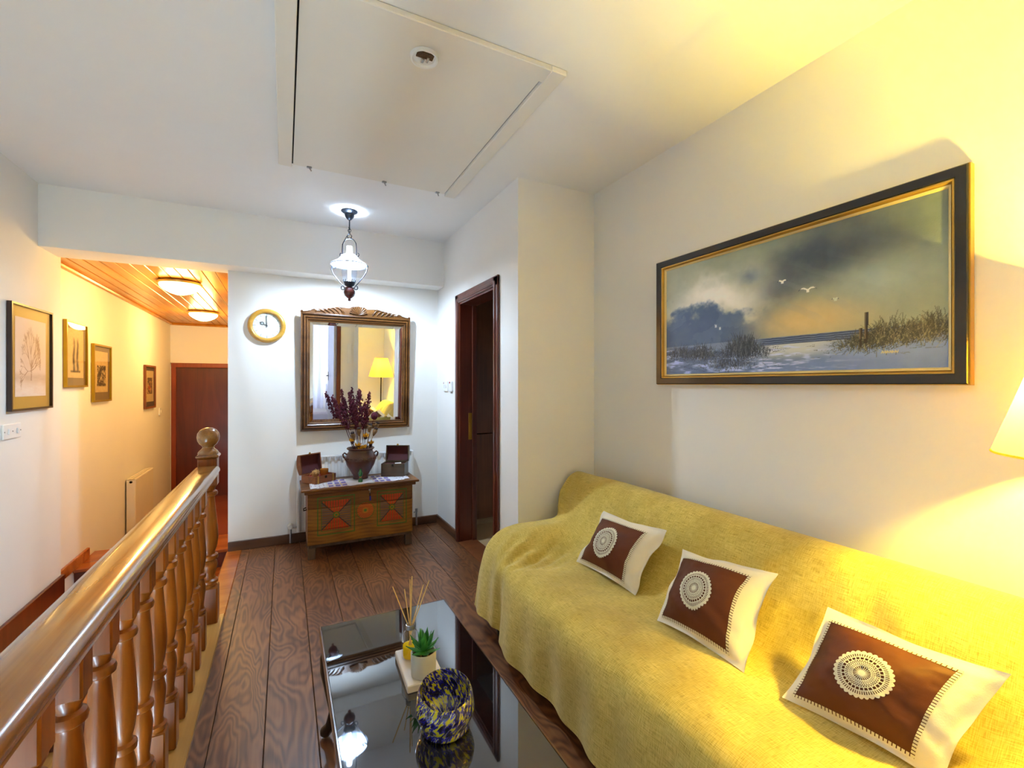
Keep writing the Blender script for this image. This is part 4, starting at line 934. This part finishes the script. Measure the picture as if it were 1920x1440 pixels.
# ------------------------------------------------------------------ coffee table
tz_ = 0.40
ct = thing('coffee_table', 'low coffee table with a glossy black glass top and wooden edge', 'coffee table', (0.3575, 1.265, 0))
part('glass_top', MB().box(-.2355, .2355, -.542, .542, tz_ - .01, tz_), 'table_glass', ct, label='mirror-like black glass top')
part('edge', MB().frame(.487, 1.10, [(.0, -.03), (0, -.004), (.003, 0), (.0066, 0), (.0066, -.03)]).xf(Matrix.Translation((0, 0, tz_ + .001)) @ Matrix.Rotation(R(-90), 4, 'X') @ Matrix.Rotation(0, 4, 'Z')), 'table_wood', ct)
part('apron', MB().box(-.225, .225, -.53, .53, tz_ - .075, tz_ - .011), 'table_dark', ct)
lgm = MB().tube([(0, 0, .33), (.012, .012, .30), (.018, .018, .25), (.006, .006, .17), (-.004, -.004, .10), (.004, .004, .045), (.02, .02, .018), (.03, .03, .012)], [.028, .03, .028, .02, .015, .016, .020, .010], 12)
for sx, sy in ((-1, 1), (1, 1), (-1, -1), (1, -1)):
    part('leg', MB().tube([(0, 0, .335), (sx * .008, sy * .008, .30), (sx * .010, sy * .010, .25), (0, 0, .17), (-sx * .008, -sy * .008, .11), (sx * .002, sy * .002, .05), (sx * .018, sy * .018, .022), (sx * .026, sy * .026, .013)], [.026, .03, .027, .02, .016, .018, .021, .012], 12), 'table_dark', ct, 50, (sx * .205, sy * .505, 0))
# tray with diffuser and plant
tr_ = part('display_tray', MB().bbox(-.056, .056, -.098, .098, 0, .022, .0025), 'travert', None, None, (.378, 1.398, tz_), (0, 0, R(-2))); tag(tr_, 'small cream stone tray on the coffee table', 'tray')
ZT = tz_ + .022
su = thing('potted_succulent', 'small green succulent in a pale concrete pot on the tray', 'plant', (.377, 1.342, ZT))
part('pot', MB().lathe([(0, 0), (.034, 0), (.037, .003), (.038, .066), (.0365, .069), (.033, .069), (.032, .06), (0, .06)], 40), 'concrete', su, 40)
part('gravel', MB().lathe([(0, .064), (.02, .063), (.032, .060)], 24, cap=False), 'soil', su)
for k in range(26):
    a = random.uniform(0, 6.28); r = .030 * math.sqrt(random.random()); part('pebble', MB().blob((r * math.cos(a), r * math.sin(a), .064), random.uniform(.0025, .004), 1.2, 1, .8), 'pebble' if k % 3 else 'soil', su)
def leafm(L, w):
    mb = MB(); P = []
    for k in range(8):
        t = k / 7; ww = w * (math.sin(math.pi * min(1, t * .9 + .12)) ** .8) * (1 - t ** 4) + .0006; b = .012 * t * t
        P.append([(-ww, L * t, .0 + b), (-ww * .5, L * t, -.0028 * (1 - t) + b - .001), (0, L * t, -.0042 * (1 - t) + b - .0012), (ww * .5, L * t, -.0028 * (1 - t) + b - .001), (ww, L * t, b), (ww * .5, L * t, .001 + b), (0, L * t, .0003 + b), (-ww * .5, L * t, .001 + b), (-ww, L * t, b)])
    return mb.grid(P)
lm = leafm(.058, .0112).mesh('leaf', M['leaf'], 60)
for ringk, (nl, el, sc2, zz) in enumerate(((7, 12, .92, .066), (6, 36, .98, .070), (5, 58, .98, .073), (3, 76, .9, .075))):
    for k in range(nl):
        a = 2 * math.pi * (k + .5 * (ringk % 2)) / nl + .4
        o = link('leaf', lm, su, (0, 0, zz)); o.rotation_euler = (Matrix.Rotation(a, 3, 'Z') @ Matrix.Rotation(R(el + random.uniform(-6, 6)), 3, 'X')).to_euler(); o.scale = (sc2 * 1.05,) * 3
rd = thing('reed_diffuser', 'clear glass reed diffuser with yellow oil on the tray', 'diffuser', (.362, 1.442, ZT))
part('bottle', MB().lathe([(0, 0), (.025, 0), (.027, .003), (.0275, .06), (.026, .072), (.020, .083), (.0125, .088), (.0115, .092), (.0115, .106), (.0135, .108), (.0135, .112), (.0105, .112)], 32, cap=False), 'clear', rd, 50)
part('oil', MB().lathe([(0, .0045), (.0228, .0045), (.0236, .040), (0, .040)], 32), 'oil', rd, 50, label='yellow fragrance oil')
part('collar', MB().lathe([(.0122, .091), (.0145, .0915), (.0145, .105), (.0122, .1055)], 28, cap=False), 'steel', rd, 50)
for (dx, dy_, L) in ((-.052, .02, .235), (-.012, .03, .215), (-.004, -.012, .262), (.008, .01, .262), (.046, .012, .225), (.060, -.006, .243)):
    part('reed', MB().tube([(-dx * .18, -dy_ * .18, .006), (dx * .12, dy_ * .12, .10), (dx, dy_, L * .97)], .0017, 6), 'reed', rd)
gb = part('glass_bowl', MB().lathe([(0, .004), (.045, .004), (.050, 0), (.060, .001), (.064, .008), (.063, .014), (.062, .018), (.068, .026), (.074, .039), (.077, .054), (.075, .071), (.072, .087), (.068, .097), (.0655, .099), (.064, .096), (.067, .085), (.070, .070), (.0705, .054), (.066, .038), (.055, .026), (.035, .018), (0, .015)], 64), 'speckle', None, 60, (.377, 1.135, tz_ + .0005), (R(0), 0, 0))
for v_ in gb.data.vertices:   # slanting mouth
    if v_.co.z > .05: v_.co.z += (v_.co.y * .22 + v_.co.x * .03) * min(1, (v_.co.z - .05) / .04)
tag(gb, 'squat blue and yellow speckled glass bowl on the coffee table', 'bowl')

# ------------------------------------------------------------------ painted chest
CX, CY = 0.54, 3.80
chs = thing('wooden_chest', 'old painted wooden chest with orange hourglass motifs against the far wall', 'chest', (CX, CY, 0))
BW, Z0, Z1 = 0.775, 0.105, 0.495; fy = -0.165
def chest_paint(fx, fz):
    """sRGB colours for front points; fx 0..1 left-right, fz 0..1 bottom-top"""
    n_ = len(fx); c = np.zeros((n_, 3)) + np.array([158, 106, 38.])
    g_ = np.sin(fz * 90 + 3 * np.sin(fx * 9)) * .5 + .5
    c = mixc(c, (112, 68, 22), g_ * .45 + .2 * np.sin(fx * 23 + fz * 7))
    c = mixc(c, (84, 50, 20), ((fz > .70) * .45))
    green, orange, grey = (52, 112, 36), (206, 62, 16), (104, 88, 84)
    for cx, hw, cz, hh in ((.255, .172, .535, .365), (.79, .15, .555, .355)):
        dx, dz = abs(fx - cx) / hw, abs(fz - cz) / hh
        m_ = np.maximum(dx, dz); c = mixc(c, green, ((m_ > .95) & (m_ < 1.0)) * .85)
        ins = (m_ < .80); c = mixc(c, green, ((m_ > .77) & (m_ < .81)) * .7)
        tri = ins & (dz > dx * 1.05) & (m_ < .77); st_ = np.sin((fx - cx) * 260) > -.6
        c = mixc(c, orange, (tri & st_) * .92); sd = (m_ < .77) & (dx > dz * 1.12); c = mixc(c, grey, (sd & (np.sin(fz * 150) > -.45)) * .92)
        c = mixc(c, (46, 36, 52), ((abs(dx - dz * 1.08) < .04) & (m_ < .77)) * .7)
        r = np.hypot((fx - cx) * BW, (fz - cz) * (Z1 - Z0)); c = mixc(c, (160, 110, 30), (r < .023) * .9); c = mixc(c, green, (abs(r - .021) < .004) * .8); c = mixc(c, (60, 130, 40), (r < .008) * 1.0)
    ex, ez = (fx - .527) * BW, (fz - .555) * (Z1 - Z0); r = np.hypot(ex, ez); an = np.arctan2(ez, ex)
    c = mixc(c, (206, 90, 30), ((r < .060) & (r > .022) & (np.sin(an * 24) > -.3)) * .92); c = mixc(c, green, ((abs(r - .067) < .003) & (np.sin(an * 30) > -.2)) * .8); c = mixc(c, (190, 130, 40), ((r < .022) & (r > .012)) * .8); c = mixc(c, (70, 130, 50), (r < .009) * 1.)
    return c
for b0, b1 in ((0, .275), (.275, .685), (.685, 1)):
    nx, nz_ = 330, max(20, int(150 * (b1 - b0))); zz0, zz1 = Z0 + b0 * (Z1 - Z0) + .0015, Z0 + b1 * (Z1 - Z0) - .0015
    Xg, Zg = np.meshgrid(np.linspace(-BW / 2, BW / 2, nx), np.linspace(zz0, zz1, nz_)); edge = np.minimum(Zg - zz0, zz1 - Zg)
    Yg = fy - .002 * smst(0, .004, edge)
    co = np.stack([Xg, Yg, Zg], -1).reshape(-1, 3); idx = np.arange(nx * nz_).reshape(nz_, nx)
    fc = np.stack([idx[:-1, :-1], idx[:-1, 1:], idx[1:, 1:], idx[1:, :-1]], -1).reshape(-1, 4).tolist()
    nb = len(co); vs = co.tolist() + [(-BW / 2, fy + .02, zz0), (BW / 2, fy + .02, zz0), (BW / 2, fy + .02, zz1), (-BW / 2, fy + .02, zz1)]
    bl_, br2, tl_, tr2 = idx[0, 0], idx[0, -1], idx[-1, 0], idx[-1, -1]
    fc += [[int(bl_), nb, nb + 1, int(br2)], [int(br2), nb + 1, nb + 2, int(tr2)], [int(tl_), nb + 3, nb, int(bl_)], [nb, nb + 3, nb + 2, nb + 1], [int(tl_), int(tr2), nb + 2, nb + 3]]
    me = D.meshes.new('front_board'); me.from_pydata(vs, [], fc)
    allv = np.array(vs); setcol(me, chest_paint((allv[:, 0] + BW / 2) / BW, (allv[:, 2] - Z0) / (Z1 - Z0))); me.materials.append(M['vc_chest'])
    link('front_board', me, chs)
part('side_board', MB().bbox(-BW / 2, -BW / 2 + .02, fy + .021, .165, Z0, Z1, .002), 'chest', chs)
part('side_board', MB().bbox(BW / 2 - .02, BW / 2, fy + .021, .165, Z0, Z1, .002), 'chest', chs)
part('back_board', MB().box(-BW / 2 + .02, BW / 2 - .02, .145, .165, Z0, Z1), 'chest', chs)
part('bottom_board', MB().box(-BW / 2 + .02, BW / 2 - .02, fy + .021, .145, Z0, Z0 + .02), 'chest', chs)
part('base_batten', MB().box(-BW / 2 + .005, BW / 2 - .005, fy + .012, .16, Z0 - .022, Z0 - .0005), 'chestleg', chs)  # batten set back between the box and the legs
part('lid', MB().bbox(-BW / 2 - .045, BW / 2 + .045, fy - .05, .185, .512, .53, .004), 'chest', chs, label='plank lid overhanging the chest')
part('lid_batten', MB().bbox(-BW / 2 - .022, BW / 2 + .022, fy - .03, fy - .004, .488, .5115, .003).bbox(-BW / 2 - .022, -BW / 2 - .002, fy - .004, .175, .488, .5115, .003).bbox(BW / 2 + .002, BW / 2 + .022, fy - .004, .175, .488, .5115, .003), 'chest', chs)
for lx in (-BW / 2 + .028, BW / 2 - .028):
    for ly in (fy + .03, .135): part('leg', MB().bbox(lx - .026, lx + .026, ly - .028, ly + .028, 0, .083, .004), 'chestleg', chs)
hs = part('hasp', MB().bbox(.045, .060, fy - .012, fy - .003, .47, .486, .003).tube([(.0525, fy - .012, .478), (.0525, fy - .020, .468), (.0525, fy - .014, .456)], .003, 6), 'steel', chs)
part('key', MB().bbox(.049, .056, fy - .016, fy - .012, .43, .458, .001), 'black', hs)
part('key_tag', MB().bbox(.050, .062, fy - .016, fy - .011, .395, .43, .002), 'blue_tag', hs, label='blue key tag')
part('side_handle', MB().tube([(-BW / 2, -.02, .34), (-BW / 2 - .02, -.02, .335), (-BW / 2 - .02, .04, .335), (-BW / 2, .04, .34)], .005, 6), 'darkmetal', chs)
# runner cloth
def runner():
    nx, ny = 260, 60; u = np.linspace(0, 1, nx)[None].repeat(ny, 0); v = np.linspace(0, 1, ny)[:, None].repeat(nx, 1)
    img = np.zeros((ny, nx, 3)) + np.array([226, 224, 230.])
    for a, b in ((.16, .36), (.62, .80)):
        m_ = (u > a) & (u < b); cellu = ((u - a) / (b - a) * 3) % 1; cellv = (v * 3) % 1
        img = mixc(img, (108, 92, 158), (m_ & (cellu > .16) & (cellu < .86) & (cellv > .2) & (cellv < .85)) * .85)
        img = mixc(img, (196, 110, 80), (m_ & ((cellv < .1))) * .8); img = mixc(img, (210, 170, 90), (m_ & (cellu < .06)) * .8)
    dots = (np.sin(u * 160) > .8) & (np.sin(v * 26) > .55) & ((u < .14) | (u > .84)); img = mixc(img, (120, 50, 90), dots * .9)
    return img, u, v
img, u, v = runner()
ny, nx = u.shape
Xr = -.37 + .74 * u; Yr = -.19 + .27 * v + .012 * np.sin(u * 14) * (1 - v) + .05 * (u - .5)
Zr = .5312 + .0012 * np.sin(u * 60 + v * 20)
Zr += np.where((u < .06) | (u > .94), .002 * (np.sin(v * 60) + 1), 0)
co = np.stack([Xr, Yr, Zr], -1).reshape(-1, 3); idx = np.arange(nx * ny).reshape(ny, nx)
me = D.meshes.new('table_runner'); me.from_pydata(co.tolist(), [], np.stack([idx[:-1, :-1], idx[:-1, 1:], idx[1:, 1:], idx[1:, :-1]], -1).reshape(-1, 4).tolist()); setcol(me, img.reshape(-1, 3)); me.materials.append(M['vc_cloth'])
rn = link('table_runner', me, None, (CX, CY, 0.0012)); md = rn.modifiers.new('thick', 'SOLIDIFY'); md.thickness = .0016; tag(rn, 'white runner with purple checks lying on the painted chest', 'runner')
TZ = 0.5345
# clay pot
PX, PY = .553, 3.82
cp = thing('clay_pot', 'brown clay pot with two small handles on the chest', 'pot', (PX, PY, TZ))
part('body', MB().lathe([(0, 0), (.056, 0), (.060, .006), (.057, .02), (.062, .036), (.085, .075), (.108, .115), (.118, .15), (.116, .178), (.104, .206), (.094, .222), (.093, .232), (.104, .240), (.108, .246), (.104, .252), (.094, .250), (.088, .236), (.088, .21), (0, .205)], 48), 'clay', cp, 50)
for sg in (-1, 1): part('handle', MB().tube([(sg * .106, 0, .20), (sg * .124, 0, .214), (sg * .136, 0, .202), (sg * .132, 0, .182), (sg * .115, 0, .165)], .0065, 10), 'clay', cp, 60)
for k in range(22):
    a = 2 * math.pi * k / 22; part('wave_relief', MB().tube([((.1185 + .001) * math.cos(a + .11 * math.cos(q / 10 * 5)), .1195 * math.sin(a + .11 * math.cos(q / 10 * 5)), .166 + .011 * math.sin(q / 10 * 5)) for q in range(11)], .0026, 5), 'clay', cp, 60)
GF = 'dried stems standing in the clay pot'
def stem(kind, label, base, tip, seed):
    rg = random.Random(seed); b = Vector((base[0], base[1], .212)); p = Vector(tip); mid = b.lerp(p, .5) + Vector((rg.uniform(-.008, .008), rg.uniform(-.008, .008), 0))
    t = thing('dried_' + kind, label, 'dried flower', (PX, PY, TZ), group=GF)
    if kind == 'plume':
        part('stem', MB().tube([b, mid, p], .0028, 6), 'burgstem', t); mb = MB()
        for k in range(210):
            s_ = rg.uniform(.45, 1.0); q = b.lerp(p, s_) if s_ > .5 else mid.lerp(p, max(0, (s_ - .4)))
            rr = .027 * math.sin(math.pi * min(1, (s_ - .38) / .64 * .92 + .06)) ** .7
            a = rg.uniform(0, 6.28); mb.blob(q + Vector((rr * math.cos(a) * rg.random(), rr * math.sin(a) * rg.random(), rg.uniform(-.01, .02))), rg.uniform(.004, .0085), .85, .85, 1.3)
        part('seed_head', mb, 'burg', t)
    elif kind == 'pod':
        part('stem', MB().tube([b, mid, p - (p - b) * .2], .0022, 6), 'tan', t)
        d_ = (p - b).normalized(); q = d_.to_track_quat('Z', 'Y').to_matrix().to_4x4()
        hd = part('seed_pod', MB().lathe([(0, -.03), (.006, -.026), (.014, -.004), (.018, .014), (.015, .028), (.009, .034), (0, .034)], 14).xf(Matrix.Translation(p) @ q), 'pod', t, 50)
        part('crown', MB().lathe([(0, .033), (.014, .030), (.017, .038), (.012, .044), (0, .041)], 12).xf(Matrix.Translation(p) @ q), 'podtop', hd)
    else:
        part('stem', MB().tube([b, mid, p], .0024, 6), 'burgstem', t)
        part('husk', MB().ball(p, .014, 12, 8, 1.2), 'darkpod', t, 60)
        for k in range(7):
            a = 6.2832 * k / 7 + rg.random() * .5; el = rg.uniform(.2, .8)
            pm = MB().grid([[Vector((.010 + .030 * t_, w_ * .011 * math.sin(math.pi * (t_ * .85 + .15)), .008 * t_ * t_ * 2)) for w_ in (-1, 0, 1)] for t_ in np.linspace(0, 1, 5)])
            part('petal', pm.xf(Matrix.Translation(p) @ Matrix.Rotation(a, 4, 'Z') @ Matrix.Rotation(-el, 4, 'Y')), 'yellowpetal', t, 60)
    return t
def ptip(px, z, dy=0.0):  # spread across the pot
    return (px, dy, z)
PL = 'burgundy dried plume rising from the clay pot'; PD = 'tan dried seed pod on a thin stalk in the clay pot'; YL = 'yellow-petalled dried flower low in the clay pot'
for k, (tx, tz2, dy_) in enumerate(((-.215, .66, .0), (-.15, .60, .03), (-.085, .69, .02), (-.052, .60, -.03), (.0, .70, .035), (.03, .61, -.035), (.068, .685, .0))):
    stem('plume', PL if k else 'burgundy dried plume leaning furthest out towards the reddish treasure box', (tx * .22, dy_ * .4 + random.uniform(-.02, .02)), ptip(tx, tz2, dy_), k)
for k, (tx, tz2, dy_) in enumerate(((-.063, .345, -.06), (-.02, .375, -.05), (.065, .40, -.03), (.10, .37, -.05), (.122, .41, .0), (-.01, .43, .02))):
    stem('pod', PD, (tx * .45, dy_ * .6), ptip(tx, tz2, dy_), 40 + k)
stem('globe', 'round burgundy dried globe on a stalk in the clay pot', (.04, .0), ptip(.10, .505, -.045), 90)
for k, (tx, tz2, dy_) in enumerate(((-.068, .30, -.03), (-.03, .265, -.06), (.03, .335, -.05), (.075, .27, -.02), (.015, .245, -.075), (-.01, .24, -.065))):
    stem('blossom', YL, (tx * .6, dy_ * .7), ptip(tx, tz2, dy_), 60 + k)
gl = [o for o in D.objects if o.name.startswith('dried_globe')][0]
for c_ in list(gl.children):
    if c_.name.startswith('petal'): D.objects.remove(c_)
    elif c_.name.startswith('husk'): c_.scale = (1, 1, 1); c_.data.materials[0] = M['burg']; [setattr(v_, 'co', Vector((.10, -.045, .505)) + (v_.co - Vector((.10, -.045, .505))) * 1.95) for v_ in c_.data.vertices]
# green oil lamp ornament
ol = thing('oil_lamp_ornament', 'tiny green glass oil lamp in front of the clay pot', 'ornament', (.532, 3.683, TZ))
part('foot', MB().lathe([(0, 0), (.017, 0), (.018, .004), (.016, .022), (.009, .028), (.007, .034), (0, .034)], 20), 'green_glass', ol, 50)
part('brass_collar', MB().lathe([(0, .034), (.009, .034), (.010, .042), (0, .042)], 16), 'brass', ol, 50)
part('chimney', MB().lathe([(0, .042), (.010, .042), (.018, .058), (.017, .072), (.009, .084), (.007, .098), (.009, .102), (0, .102)], 20), 'green_glass', ol, 50)
# treasure boxes
def tbox(label, loc, rotz, w, d, hgt, lidd, m, strap):
    t = thing('treasure_box', label, 'box', loc, (0, 0, rotz)); th = .008
    part('body', MB().box(-w / 2, w / 2, -d / 2, -d / 2 + th, 0, hgt).box(-w / 2, w / 2, d / 2 - th, d / 2, 0, hgt).box(-w / 2, -w / 2 + th, -d / 2 + th, d / 2 - th, 0, hgt).box(w / 2 - th, w / 2, -d / 2 + th, d / 2 - th, 0, hgt).box(-w / 2 + th, w / 2 - th, -d / 2 + th, d / 2 - th, 0, .006), m, t)
    part('lining', MB().box(-w / 2 + th, w / 2 - th, -d / 2 + th, d / 2 - th, .006, hgt - .014), 'redfelt' if strap else 'velvet', t)
    # lid: arched shell, opened upright at the back edge; local: hinge at (y=d/2, z=hgt)
    n_ = 12; outer = []; inner = []
    for k in range(n_ + 1):
        s_ = k / n_; y_ = d * s_; a_ = .025 + lidd * math.sin(math.pi * s_)
        outer.append((y_, a_)); inner.append((th + (d - 2 * th) * s_, max(.004, a_ - th)))
    lb = MB()
    lb.grid([[(x_, y_, z_) for (y_, z_) in [(0, 0)] + outer + [(d, 0)]] for x_ in (-w / 2, w / 2)])
    li = MB(); li.grid([[(x_, y_, z_) for (y_, z_) in [(th, 0)] + inner + [(d - th, 0)]] for x_ in (-w / 2 + th, w / 2 - th)])
    for sx in (-1, 1):
        lb.f.append(tuple(range(len(lb.v), len(lb.v) + n_ + 3))); lb.v += [(sx * w / 2, y_, z_) for (y_, z_) in [(0, 0)] + outer + [(d, 0)]]
        li.f.append(tuple(range(len(li.v), len(li.v) + n_ + 3))); li.v += [(sx * (w / 2 - th), y_, z_) for (y_, z_) in [(th, 0)] + inner + [(d - th, 0)]]
    lb.box(-w / 2, -w / 2 + th, 0, d, -.0005, .0008).box(w / 2 - th, w / 2, 0, d, -.0005, .0008).box(-w / 2, w / 2, 0, th, -.0005, .0008).box(-w / 2, w / 2, d - th, d, -.0005, .0008)
    # opened: lid's y axis (from hinge outwards) points up, dome points backwards
    mx = Matrix.Translation((0, d / 2 + .001, hgt)) @ Matrix.Rotation(R(-8), 4, 'X') @ Matrix(((1, 0, 0, 0), (0, 0, 1, 0), (0, 1, 0, 0), (0, 0, 0, 1)))
    lid = part('lid', lb.xf(mx), m, t, 30)
    part('lid_lining', li.xf(mx), 'velvet', lid, 30)
    part('latch', MB().lathe([(0, 0), (.009, 0), (.007, .006), (0, .006)], 12, (0, 0, 0)).xf(mx @ Matrix.Translation((0, d + .004, .004))), 'brass', lid)
    part('clasp', MB().bbox(-.010, .010, -d / 2 - .004, -d / 2, hgt - .022, hgt - .002, .002), 'darkmetal', t)
    if strap:
        for sx in (-.36, .36): part('strap', MB().box(sx * w - .006, sx * w + .006, -d / 2 - .0012, -d / 2 + .001, 0, hgt).box(sx * w - .006, sx * w + .006, -d / 2, -d / 2 + th, hgt, hgt + .001), 'gold', t)
    return t
b1 = tbox('reddish open treasure box with red filling and a candle on the chest', (.243, 3.852, TZ), R(36), .195, .155, .056, .022, 'boxbrown', True)
b2 = tbox('dark brown open treasure box at the right end of the chest', (.832, 3.836, TZ), R(-27), .195, .135, .105, .02, 'boxdark', False)
cg = thing('candle_glass', 'amber glass candle in the reddish treasure box', 'candle', (.283, 3.868, TZ + .0425))
part('glass', MB().lathe([(0, 0), (.026, 0), (.030, .006), (.032, .05), (.0305, .05), (.0285, .036), (0, .036)], 28), 'amber', cg, 50); part('wax', MB().lathe([(0, .037), (.028, .0365), (0, .0385)], 20, cap=False), 'wax', cg); part('wick', MB().tube([(0, 0, .036), (.001, 0, .045)], .001, 5), 'black', cg)
sb = MB().ball((0, 0, .028), .028, 20, 12)
for k in range(40):
    a, b_ = random.uniform(0, 6.28), random.uniform(-1.2, 1.2); p = Vector((math.cos(a) * math.cos(b_), math.sin(a) * math.cos(b_), math.sin(b_))) * .029 + Vector((0, 0, .028)); q = Vector((random.uniform(-1, 1), random.uniform(-1, 1), random.uniform(-1, 1))) * .014
    sb.tube([p - q, p * 1.03, p + q], .0016, 4)
tag(part('straw_ball', sb, 'straw', None, 60, (.215, 3.818, TZ + .0425)), 'small straw ball in the reddish treasure box', 'straw ball')
tag(part('white_tube', MB().lathe([(0, 0), (.008, 0), (.008, .05), (0, .05)], 14, axis='x'), 'white', None, 50, (.835, 3.845, TZ + .092)), 'small white tube lying in the dark treasure box', 'tube')

# ------------------------------------------------------------------ the added stair window, and things behind the camera seen in the mirror
w1_ = struct('added_window_1', None, label='added unseen window low in the stairwell wall', loc=(XL - 0.05, -0.20, -1.50), rot=(0, 0, R(90)))  # window added out of view to bring cool light up to the ceiling
part('window_frame', MB().frame(1.0, 1.0, [(0, -.03), (0, .03), (.04, .03), (.04, -.03)]).box(-.02, .02, -.02, .02, -.47, .47), 'enamel', w1_)
part('pane', MB().box(-.46, -.02, -.003, .003, -.46, .46), 'clear', w1_); part('pane', MB().box(.02, .46, -.003, .003, -.46, .46), 'clear', w1_)
w2_ = struct('window_2', None, label='bedroom window behind sheer curtains', loc=(.475, -3.95, 1.4))
part('window_frame', MB().frame(1.25, 2.1, [(0, -.03), (0, .03), (.05, .03), (.05, -.03)]).box(-.025, .025, -.02, .02, -1.02, 1.02), 'enamel', w2_)
part('pane', MB().box(-.58, -.025, -.003, .003, -1.0, 1.0), 'clear', w2_); part('pane', MB().box(.025, .58, -.003, .003, -1.0, 1.0), 'clear', w2_)
cu = MB().grid([[(-.45 + 1.6 * k / 120, -3.58 + .035 * math.sin(k * .62) + .02 * math.sin(k * .27), z_) for z_ in (.12, .9, 1.8, 2.5)] for k in range(121)])
tag(part('curtain', cu, 'curtain', None, 180), 'sheer white curtain in the bedroom seen in the mirror', 'curtain')
tag(part('curtain_rail', MB().tube([(-.7, -3.58, 2.515), (1.24, -3.58, 2.515)], .014, 10), 'steel'), 'curtain rail above the sheer bedroom curtain', 'curtain rail')
r3 = radiator('white radiator in the bedroom seen in the mirror', (1.85, -3.6, 0.12), R(180), .6, .62, 'enamel', False)
r3.location = (1.26, -3.1, .12); r3.rotation_euler = (0, 0, R(-90))
bd = thing('bed', 'lavender bed in the bedroom seen in the mirror', 'bed', (-.45, -2.9, 0))
part('mattress', MB().bbox(-.7, .55, -.6, .9, .2, .55, .06), 'bedding', bd); part('frame', MB().bbox(-.72, .57, -.62, .92, .05, .2, .01), 'mahog_dark', bd); part('footboard', MB().bbox(.57, .60, -.62, .92, .05, .75, .01), 'walnutv', bd)
d3 = struct('door_3', None, label='dark door frame of the bedroom behind the camera', loc=(.70, YB, 0))
part('casing', MB().bbox(-.46, -.39, 0, .02, 0, 2.1, .004).bbox(.39, .46, 0, .02, 0, 2.1, .004).bbox(-.46, .46, 0, .021, 2.03, 2.1, .004), 'mahog', d3)
part('jamb', MB().box(-.40, -.385, -.11, .0, 0, 2.04).box(.385, .40, -.11, 0, 0, 2.04).box(-.385, .385, -.11, 0, 2.025, 2.04), 'mahog', d3)
dl = part('door_leaf', MB().bbox(0, .76, -.02, .02, .005, 2.02, .004), 'enamel', d3, None, (.375, -.13, 0), (0, 0, R(-91)), label='white door standing open into the bedroom')
part('door_handle', MB().tube([(.69, -.02, 1.02), (.69, -.06, 1.02), (.58, -.065, 1.02)], .009, 8).bbox(.675, .705, -.026, -.02, .92, 1.1, .003), 'darkmetal', dl)
tag(part('wall_plaque', MB().bbox(-.04, .04, 0, .016, -.19, .19, .004), 'white', None, None, (1.32, YB, 1.5)), 'narrow white wall plaque beside the bedroom door', 'plaque')
